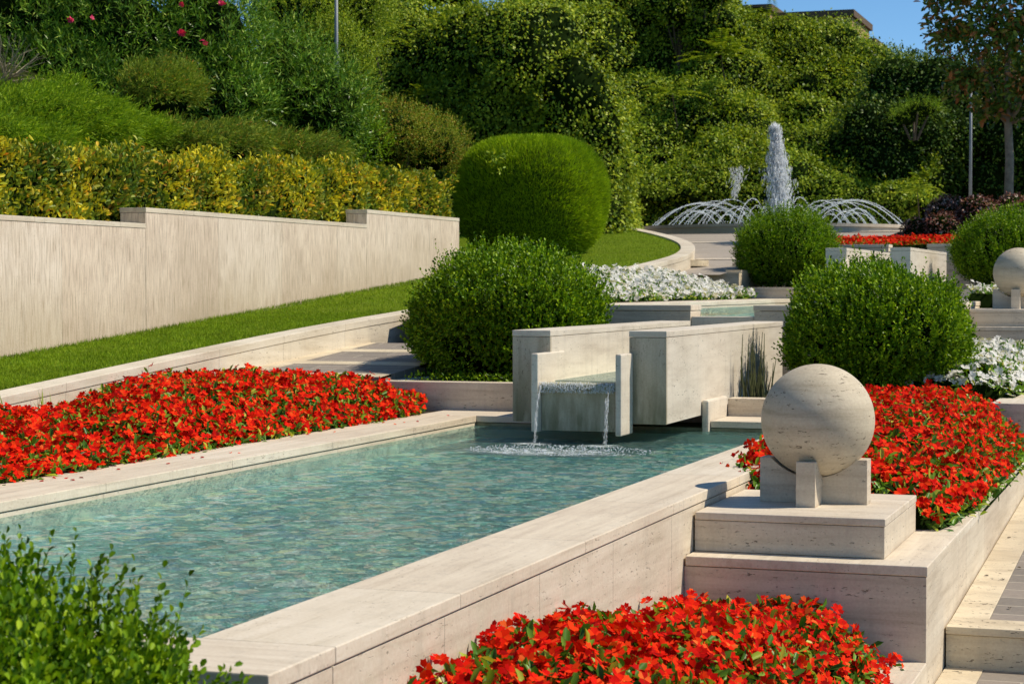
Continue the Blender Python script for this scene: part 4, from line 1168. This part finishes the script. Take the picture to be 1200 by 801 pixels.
# foliage sheets: billowing surface of leaves
def turb(P, s, off=0.0):
    return np.array([abs(mnoise.noise(Vector((float(a)*s+off, float(b)*s, float(c)*s))))+.35*abs(mnoise.noise(Vector((float(a)*s*2.3+off, float(b)*s*2.3, float(c)*s*2.3+5)))) for a, b, c in P])
def sheet_points(base, nrm, amp, s, off):
    """base (nu,nv,3) grid, billowed outward along nrm"""
    nu, nv = base.shape[:2]
    t = turb(base.reshape(-1, 3), s, off).reshape(nu, nv); t = np.clip(t/.55, 0, 1)**.5     # round hummocks, sharp creases
    G = base+nrm*(t*amp)[..., None]
    du = np.gradient(G, axis=0); dv = np.gradient(G, axis=1)
    N = np.cross(du, dv); N /= np.maximum(np.linalg.norm(N, axis=2, keepdims=True), 1e-6)
    flip = np.sign((N*nrm).sum(2)); flip[flip == 0] = 1
    return G, N*flip[..., None], t
def sheet_sample(G, N, n):
    nu, nv = G.shape[:2]
    u = rng.uniform(0, nu-1.001, n); v = rng.uniform(0, nv-1.001, n)
    i, j = u.astype(int), v.astype(int); a, b = (u-i)[:, None], (v-j)[:, None]
    f = lambda A: (A[i, j]*(1-a)*(1-b)+A[i+1, j]*a*(1-b)+A[i, j+1]*(1-a)*b+A[i+1, j+1]*a*b)
    return f(G), unit(f(N)), u/(nu-1), v/(nv-1)
def sheet_leaves(P, N, leaf, aspect=.6, depth=.3, droop=.4, out=.05):
    n = len(P)
    off = -rng.uniform(0, 1, n)**1.6*depth
    st = rng.uniform(0, 1, n) < out; off[st] = rng.uniform(0, depth*.8, st.sum())
    P = P+N*off[:, None]+rng.normal(0, leaf*.4, P.shape)
    D = N*.5+rng.normal(0, .55, P.shape)+np.array([0, 0, -droop]); D[st, 2] += droop*2.2
    L = rng.uniform(.65, 1.3, n)*leaf
    return leaf_arrays(P, D, N+rng.normal(0, .45, P.shape)+np.array([0, 0, .4]), L, L*aspect)
def grid_faces(nu, nv):
    return np.array([(i*nv+j, (i+1)*nv+j, (i+1)*nv+j+1, i*nv+j+1) for i in range(nu-1) for j in range(nv-1)])

# tall hedge smothered in climbers: front, rounded shoulder, top, and the right flank running back
hh = empty('climber_hedge', tuple(at(600, 260, 49)), 'massive tall hedge smothered in dark climbers behind the clipped dome', 'hedge')
A0 = at(440, 270, 50); A1 = at(662, 270, 47.5)
zb = 1.8
def hedge_top(t): return float(np.interp(t, [0, .25, .5, .75, .93, 1.0], [7.9, 7.75, 7.5, 7.5, 7.1, 6.3]))
prof_u = np.linspace(0, 1, 70)
base = []; nrm = []
fx = A1[:2]-A0[:2]; fn = np.array([fx[1], -fx[0]]); fn /= np.linalg.norm(fn)
pathpts = []
for t in np.linspace(0, 1, 64): pathpts.append((A0[:2]+fx*t, fn, t))
side = fx/np.linalg.norm(fx)
for q in np.linspace(0, 1, 6)[1:]:
    a = q*math.pi/2; pathpts.append((A1[:2]+side*.5*math.sin(a)-fn*.5*(1-math.cos(a)), fn*math.cos(a)+side*math.sin(a), 1.0))
e_ = pathpts[-1][0]
bk_ = np.array([-.36, 1.0]); bk_ /= np.linalg.norm(bk_); sn_ = np.array([bk_[1], -bk_[0]])
for q in np.linspace(0, 6, 28)[1:]: pathpts.append((e_+bk_*q, sn_, 1.0))
for p_, n_, t in pathpts:
    H_ = hedge_top(t)+.45*mnoise.noise(Vector((float(p_[0])*.55, float(p_[1])*.55, 2.0))); row = []; rn = []
    for v_ in np.linspace(0, 1, 44):
        if v_ < .72: row.append((p_[0], p_[1], zb+(H_-.6-zb)*v_/.72)); rn.append((n_[0], n_[1], .15))
        elif v_ < .84:
            a = (v_-.72)/.12*math.pi/2; row.append((p_[0]-n_[0]*.6*(1-math.cos(a)), p_[1]-n_[1]*.6*(1-math.cos(a)), H_-.6+.6*math.sin(a))); rn.append((n_[0]*math.cos(a), n_[1]*math.cos(a), math.sin(a)+.1))
        else: d = (v_-.84)/.16*2.5+.6; row.append((p_[0]-n_[0]*d, p_[1]-n_[1]*d, H_)); rn.append((0, 0, 1))
    base.append(row); nrm.append(rn)
base = np.array(base); nrm = np.array(nrm); nrm /= np.linalg.norm(nrm, axis=2, keepdims=True)
G, N, t = sheet_points(base, nrm, 1.15, .50, 3.1)
G2_, N2_, _t = sheet_points(G, N, .35, 1.5, 7.7); G, N = G2_, N2_
P, Nn, u, v = sheet_sample(G, N, 75000)
v1, f1 = sheet_leaves(P, Nn, .10, .6, .28, .45, .06)
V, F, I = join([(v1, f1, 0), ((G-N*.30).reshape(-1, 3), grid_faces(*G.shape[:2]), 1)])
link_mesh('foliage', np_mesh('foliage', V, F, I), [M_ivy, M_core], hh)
# feathery sumac leaves
def feather_plant(label, c, n, L, mat, facing=(0.2, -.6, .3)):
    mb_parts = []
    for i in range(n):
        d = Vector((random.gauss(0, .8), random.gauss(-.3, .4), random.uniform(.1, .8))).normalized()
        p = np.array(c)+np.array([random.gauss(0, .15)]*3)
        m = 13
        side = np.cross(np.array(d), [0, 0, 1.]); side /= max(np.linalg.norm(side), .1)
        Ps = []; Ds = []
        for j in range(2, m):
            t = j/m; q = p+np.array(d)*L*t+np.array([0, 0, -.45*L])*t*t
            for s in (-1, 1): Ps.append(q); Ds.append(side*s+np.array(d)*.35+np.array([0, 0, -.25]))
        Ps = np.array(Ps); Ds = np.array(Ds)
        mb_parts.append((*leaf_arrays(Ps, Ds, np.tile([[0, 0, 1.]], (len(Ps), 1)), L*.22*np.repeat(1-.5*np.linspace(0, 1, m-2), 2), L*.06), 0))
    V, F, I = join(mb_parts)
    h = empty('sumac_sapling', tuple(np.array(c)-np.array([0, 0, 1.2])), label, 'sapling', 'feathery-leaved saplings among the climbers')
    link_mesh('foliage', np_mesh('foliage', V, F), mat, h)
    MB().tube([tuple(np.array(c)+np.array([0, .7, -1.0])), tuple(c)], [.03, .015]).build('trunk', M_dbark, h)
feather_plant('feathery pale green sapling right of the grey pole at the top', at(435, 45, 44), 16, 1.1, M_ivy2)
feather_plant('small feathery sapling low in front of the dark hedge', at(500, 112, 47.5), 9, .8, M_ivy2)
feather_plant('feathery sapling high on the bank above the fountain', at(845, 66, 70), 20, 1.7, M_ivy2)
feather_plant('feathery sapling just right of the tall dark hedge', at(788, 112, 66), 14, 1.5, M_ivy2)
feather_plant('drooping feathery sapling at the top of the far bank, under the sky', at(905, 24, 78), 12, 1.5, M_ivy2)
feather_plant('low feathery sapling at the right foot of the bank, behind the water arcs', at(1075, 225, 63.5), 10, 1.1, M_ivy2)

# planted bank behind the fountain: billowing overgrown shrubs
G_b = 'overgrown shrubs on the bank behind the fountain'
top_all = ([640, 690, 745, 800, 870, 930, 1000, 1035, 1060, 1090], [25, 20, 18, 26, 47, 60, 82, 104, 120, 124])
seeds = [(728, 215, 'pale leafy shrub at the foot of the tall hedge, left of the water arcs', M_ivy2), (722, 110, 'dark green shrub high in the hollow beside the tall hedge', M_ivy),
         (790, 55, 'leafy green mound high on the bank, left of the tan building', M_ivy), (880, 75, 'broad green mound right under the tan building', M_ivy2),
         (975, 95, 'dark rounded shrub near the open sky, high on the bank', M_ivy), (800, 175, 'sunlit climber-covered shrub left of the tall jet, above the water arcs', M_ivy2),
         (885, 185, 'green shrub directly behind the tall jet', M_ivy), (970, 190, 'pale green shrub right of the tall jet', M_ivy2), (1045, 205, 'darker shrub at the right foot of the bank, above the right water arcs', M_ivy)]
nu, nv = 110, 80
base = np.zeros((nu, nv, 3))
for i, px in enumerate(np.linspace(655, 1092, nu)):
    tp = float(np.interp(px, *top_all))+4*mnoise.noise(Vector((px*.03, 0, 0)))
    for j, q in enumerate(np.linspace(0, 1, nv)):
        py = 300+(tp-300)*q
        base[i, j] = at(px, py, 66.8+15*q**1.2)
nrm = np.tile(np.array([.18, -.80, .57]), (nu, nv, 1))
G, N, t = sheet_points(base, nrm, 2.9, .27, 9.7)
G2, N2, t2 = sheet_points(G, N, .8, .75, 1.7)
P, Nn, u, v = sheet_sample(G2, N2, 110000)
pxs = 655+(1092-655)*u; pys = 300+(60-300)*v
sd_ = np.array([(a, b) for a, b, c, d in seeds]); wob = 14*np.sin(pys*.07)+9*np.sin(pxs*.11)
own_ = np.argmin((pxs[:, None]+wob[:, None]-sd_[None, :, 0])**2+((pys[:, None]-sd_[None, :, 1])*1.1)**2, 1)
gu, gv = np.meshgrid(np.linspace(0, 1, nu), np.linspace(0, 1, nv), indexing='ij')
gp = 655+(1092-655)*gu.ravel(); gq = 300+(60-300)*gv.ravel(); gw = 14*np.sin(gq*.07)+9*np.sin(gp*.11)
gown = np.argmin((gp[:, None]+gw[:, None]-sd_[None, :, 0])**2+((gq[:, None]-sd_[None, :, 1])*1.1)**2, 1)
GF = grid_faces(nu, nv); core_v = (G2-N2*.35).reshape(-1, 3)
for k_, (a, b, lab, mat) in enumerate(seeds):
    m_ = own_ == k_
    v1, f1 = sheet_leaves(P[m_], Nn[m_], .125, .55, .35, .35, .07)
    ff = GF[gown[GF[:, 0]] == k_]; used = np.unique(ff); remap = np.zeros(len(core_v), int); remap[used] = np.arange(len(used))
    V, F, I = join([(v1, f1, 0), (core_v[used], remap[ff], 1)])
    h = empty('overgrown_shrub', tuple(P[m_].mean(0)-np.array([0, 0, 1.5])), lab, 'shrub', G_b)
    link_mesh('foliage', np_mesh('foliage', V, F, I), [mat, M_core], h)
for px_, lab in ((770, 'low shrub at the far left behind the basin rim'), (850, 'low shrub behind the left half of the water arcs'), (935, 'low shrub just behind the foot of the tall jet'), (1010, 'low shrub behind the right half of the water arcs')):
    L = [(at(px_+random.uniform(-42, 42), random.uniform(222, 272), 65.0+random.uniform(-.3, .9)), (random.uniform(.6, 1.0), .7, random.uniform(.5, .85))) for i in range(11)]
    h = empty('low_shrub', tuple(at(px_, 270, 65)), lab, 'shrub', 'low shrubs behind the basin')
    lumps_foliage('foliage', L, .12, 330, [random.choice([M_ivy, M_ivy2]), M_core], h, aspect=.55, depth=.35, droop=.2, core=.8)
# pale conifer-like tuft
strap_shrub('conifer_shrub', 'pale feathery conifer tuft against the dark trees right of the bank', [(at(1080, 128, 66), (.75, .6, .40)), (at(1062, 138, 66), (.55, .5, .35))], 60, .10, M_juni, 'conifers at the right of the bank', k=10, shoot=.35, aspect=.15)

# trees -----------------------------------------------------------
def tree(name, label, base, cpx, leaf, dens, mat, group, bark=M_dbark, tr=.14, aspect=.5, six=False, depth=.5, core=.7, cat='tree', branches=5):
    h = empty(name, tuple(base), label, cat, group)
    top = np.mean([c for c, r in cpx], 0)
    mb = MB(); b = Vector(base); t = Vector(top)
    mb.tube([b-Vector((0, 0, .5)), b.lerp(t, .35)+Vector((.05, 0, 0)), b.lerp(t, .7), t], [tr*1.15, tr*.95, tr*.8, tr*.4], 12)
    f0 = b.lerp(t, .55)
    for c, r in cpx[:branches+3]:
        cv = Vector(c); mid = f0.lerp(cv, .5)+Vector((0, 0, -.15))
        mb.tube([f0, mid, cv], [tr*.5, tr*.35, tr*.12], 6)
    mb.build('trunk', bark, h, smooth=True)
    lumps_foliage('crown', cpx, leaf, dens, [mat, M_core], h, aspect=aspect, depth=depth, droop=.1, six=six, core=core, skip_back=False)
    return h
G_t = 'dark trees at the right behind the bank'
tree('background_tree', 'dark tree behind the grey lamp pole at the right', at(1100, 250, 70), [(at(1075+25*math.cos(i*1.3), 150+55*math.sin(i*2.1), 70+random.uniform(-1, 1)), (1.5, 1.4, 1.4)) for i in range(8)], .13, 90, M_dark, G_t)
tree('background_tree', 'dark tree behind the thin trunk of the rust-leaved tree', at(1160, 250, 72), [(at(1150+35*math.cos(i*1.3), 165+60*math.sin(i*2.1), 71+random.uniform(-1, 1)), (1.6, 1.4, 1.5)) for i in range(8)], .13, 90, M_dark, G_t)
tree('background_tree', 'dark tree at the right edge, farthest right', at(1215, 250, 72), [(at(1210+35*math.cos(i*1.3), 150+60*math.sin(i*2.1), 71+random.uniform(-1, 1)), (1.6, 1.4, 1.5)) for i in range(8)], .13, 90, M_dark, G_t)
tree('background_tree', 'low dark tree in the gap between the bank and the lamp pole', at(1060, 250, 68), [(at(1045+30*math.cos(i*1.3), 190+45*math.sin(i*2.1), 68+random.uniform(-1, 1)), (1.3, 1.2, 1.2)) for i in range(7)], .13, 90, M_dark, G_t)
G_u = 'tall trees along the top edge of the picture'
def sparse(px, Y, lab, mat=M_ivy, h_=-6, s=1.0):
    base = at(px, 150, Y)
    cp = [(at(px+random.uniform(-42, 42)*s, h_+random.uniform(-25, 62), Y+random.uniform(-1, 1)), (random.uniform(.6, 1.2)*s, .8*s, random.uniform(.45, .8)*s)) for i in range(17)]
    tree('tall_tree', lab, base, cp, .13, 95, mat, G_u, tr=.10, depth=.6, core=.6)
sparse(500, 78, 'tall open-crowned tree over the left part of the climber hedge')
sparse(575, 80, 'tall open-crowned tree over the middle of the climber hedge')
sparse(650, 79, 'tall open-crowned tree over the right part of the climber hedge', M_ivy)
sparse(720, 76, 'tall green tree above the right end of the climber hedge', M_ivy, 0)
sparse(790, 74, 'tall leafy tree left of the tan building', M_ivy, 0, 1.1)
sparse(822, 74, 'tall leafy tree nearest the tan building', M_ivy, -6, .85)
sparse(420, 75, 'tall open-crowned tree behind the grey pole', M_ivy2, -5)

# rust-leaved standard tree at the right
bp = at(1181, 258, 50)
cr = [(at(1185+x, y, 50+z), r) for x, y, z, r in ((0, 30, 0, (1.35, 1.3, 1.3)), (-55, 35, .3, (.95, .9, .8)), (50, 40, 0, (1.1, 1, 1)), (0, -40, 0, (1.6, 1.5, 1.3)), (-40, 90, .2, (.85, .8, .7)),
      (20, 100, -.3, (1.0, .9, .8)), (60, 110, 0, (.9, .9, .7)), (-62, -10, 0, (.85, .9, .7)), (-15, 125, 0, (.7, .7, .55)))]
tree('rust_leaved_tree', 'slim tree with rust and green glossy leaves on a pale trunk at the right edge', bp, cr, .19, 150, M_magn, None, bark=M_bark, tr=.11, aspect=.42, six=True, depth=1.0, core=.12)

# purple foliage bed
def zp(x, y): return 2.35+.05*(y-48)+.35
L = []
for i in range(34):
    L.append((at(1075+random.uniform(0, 150), 262+random.uniform(-14, 12)-.06*random.uniform(0, 150), 49+random.uniform(-1.2, 1.2)), (.42, .42, .32)))
h = empty('purple_plant_bed', tuple(at(1130, 275, 49)), 'bed of dark purple and pinkish leafy plants right of the basin', 'plant bed')
lumps_foliage('foliage', L, .075, 420, [M_purp, M_core], h, aspect=.6, depth=.12, droop=.1)
setp(MB().box(-8.2, 1.0, 47.3, 53.3, 1.2, 2.35).build('bed_soil', M_soil), kind='structure')

# lamp poles
def pole(label, px, ytop, ybot, Y, r):
    b = at(px, ybot, Y); t = at(px, ytop, Y)
    h = empty('lamp_pole', tuple(b), label, 'lamp pole', 'grey lamp poles')
    MB().tube([b, (b[0], b[1], (b[2]+t[2])/2), (b[0], b[1], t[2])], [r, r*.85, r*.7], 12).build('shaft', M_metal, h, smooth=True)
    MB().lathe([(0, 0), (r*2.6, 0), (r*2.6, .05), (r*1.3, .12), (0, .12)], (b[0], b[1], b[2]), 16).build('base_plate', M_metal, h)
    mb = MB(); mb.lathe([(0, 0), (r*1.5, .02), (r*1.5, .09), (r*1.0, .14), (0, .15)], (b[0], b[1], t[2]), 16); mb.build('lamp_head', M_metal, h)
pole('grey lamp pole among the shrubs near the top left middle', 394.5, -40, 175, 36, .045)
pole('grey lamp pole in front of the dark trees at the right', 1137, 100, 250, 60, .05)

# building behind the bank -----------------------------------------
M_stucco = plain('ochre_stucco', (.42,.29,.12), .85, .15, 3)
M_roof = plain('brown_roof', (.13,.085,.05), .8, .2, 6)
M_glass = plain('dark_window', (.04,.05,.06), .2, .2, 2)
bl = empty('ochre_building', tuple(at(940, 100, 105)), 'ochre building with a flat brown roof edge showing over the far bank', 'building')
def wallpx(x0, x1, yt, yb, Y, d=6):
    a = at(x0, yt, Y); b = at(x1, yb, Y)
    return a[0], b[0], Y, Y+d, b[2]-3, a[2]
for x0, x1, yt, Y in ((866, 902, 15, 104), (902, 998, 24, 105), (1004, 1024, 54, 108), (1024, 1044, 72, 110)):
    q = wallpx(x0, x1, yt, 110, Y); MB().box(*q).build('wall', M_stucco, bl)
    MB().box(q[0]-.15, q[1]+.15, q[2]-.3, q[3]+.3, q[5]+.003, q[5]+.35).build('roof', M_roof, bl)
q = at(950, 36, 104.9)
for dx in (-1.6, .2, 2.0):
    w_ = MB().box(q[0]+dx, q[0]+dx+.8, 104.93, 104.997, q[2]-2.2, q[2]-.9).build('window', M_glass, bl)
q = at(1034, 85, 109.9); MB().box(q[0]-.25, q[0]+.25, 109.93, 109.997, q[2]-.6, q[2]+.25).build('window', M_glass, bl)
# thin aerial on the far trees' top
q = at(1087, 75, 90); mb = MB().tube([(q[0], q[1], q[2]-1.5), (q[0], q[1], q[2]+.5)], .05, 6); mb.tube([(q[0]-.35, q[1], q[2]+.3), (q[0]+.35, q[1], q[2]+.3)], .03, 5)
setp(mb.build('roof_aerial', M_metal), 'thin dark aerial sticking up against the sky left of the rust-leaved tree', 'aerial')
L = [(at(px, 116+4*math.sin(px*.3), 85), (1.6, 1.2, .9)) for px in range(1035, 1215, 22)]
h = empty('far_hedge', tuple(at(1120, 118, 85)), 'far yellow-green hedge line just under the sky at the right', 'hedge')
lumps_foliage('foliage', L, .16, 60, [M_ivy2, M_core], h, aspect=.6, depth=.3)

# fallen leaves and petals
for nm, lab, mat, area, n, z in (('fallen_petals', 'few fallen red petals on the coping beside the left red bed', M_red, (-7.35, -7.0, 9, 18.5), 26, .004),
                                 ('fallen_leaves', 'few fallen dry leaves on the path edging at the right', M_dbark, (-1.4, -1.0, 13.2, 16.5), 7, -.83)):
    P = np.stack([rng.uniform(area[0], area[1], n), rng.uniform(area[2], area[3], n), np.full(n, z)], 1)
    if z < -.5: P[:, 2] = -.85+.0317*(P[:, 1]-12.98)+.006
    v, f = leaf_arrays(P, rand_dir(n)*np.array([[1, 1, .1]]), np.array([[0, 0, 1.]])+rng.normal(0, .2, (n, 3)), .035, .025, True)
    setp(link_mesh(nm, np_mesh(nm, v, f), mat), lab, nm.split('_')[1], kind='stuff')

# ------------------------------------------------------------------ sun, sky, camera
EL = R(52); AZ = R(21)     # azimuth measured from +X towards +Y
sd = Vector((math.cos(EL)*math.cos(AZ), math.cos(EL)*math.sin(AZ), math.sin(EL)))
sl = bpy.data.lights.new('sun', 'SUN'); sl.energy = 5.0; sl.angle = R(.53); sl.color = (1.0, .90, .75)
so = bpy.data.objects.new('sun', sl); COL.objects.link(so); so.rotation_euler = sd.to_track_quat('Z', 'Y').to_euler()
w = bpy.data.worlds.new('World'); scene.world = w; w.use_nodes = True; nt = w.node_tree
sky = nt.nodes.new('ShaderNodeTexSky'); sky.sky_type = 'NISHITA'; sky.sun_disc = False
sky.sun_elevation = EL; sky.sun_rotation = R(90)-AZ; sky.altitude = 2500; sky.air_density = .8; sky.dust_density = 0.0; sky.ozone_density = 5.0
bg = nt.nodes['Background']; bg.inputs['Strength'].default_value = .19
hs = nt.nodes.new('ShaderNodeHueSaturation'); hs.inputs['Saturation'].default_value = 1.15; nt.links.new(sky.outputs[0], hs.inputs['Color'])
wt = mix(nt, 1.0, hs.outputs[0], (1.0, .90, .76), 'MULTIPLY')
nt.links.new(wt, bg.inputs[0])

cam = bpy.data.cameras.new('camera'); co = bpy.data.objects.new('camera', cam); COL.objects.link(co)
co.location = (0, 0, EYE)
from mathutils import Matrix
co.matrix_world = Matrix(((_r[0], _u[0], -_f[0], 0), (_r[1], _u[1], -_f[1], 0), (_r[2], _u[2], -_f[2], EYE), (0, 0, 0, 1)))
cam.sensor_width = 36; cam.lens = FPX/1200*36; cam.clip_end = 2000; cam.clip_start = .1
cam.dof.use_dof = True; cam.dof.focus_distance = 13.5; cam.dof.aperture_fstop = 7.1
scene.camera = co
scene.view_settings.view_transform = 'Standard'; scene.view_settings.look = 'None'; scene.view_settings.exposure = 0
scene.render.engine = 'CYCLES'
scene.cycles.transparent_max_bounces = 16; scene.cycles.max_bounces = 6
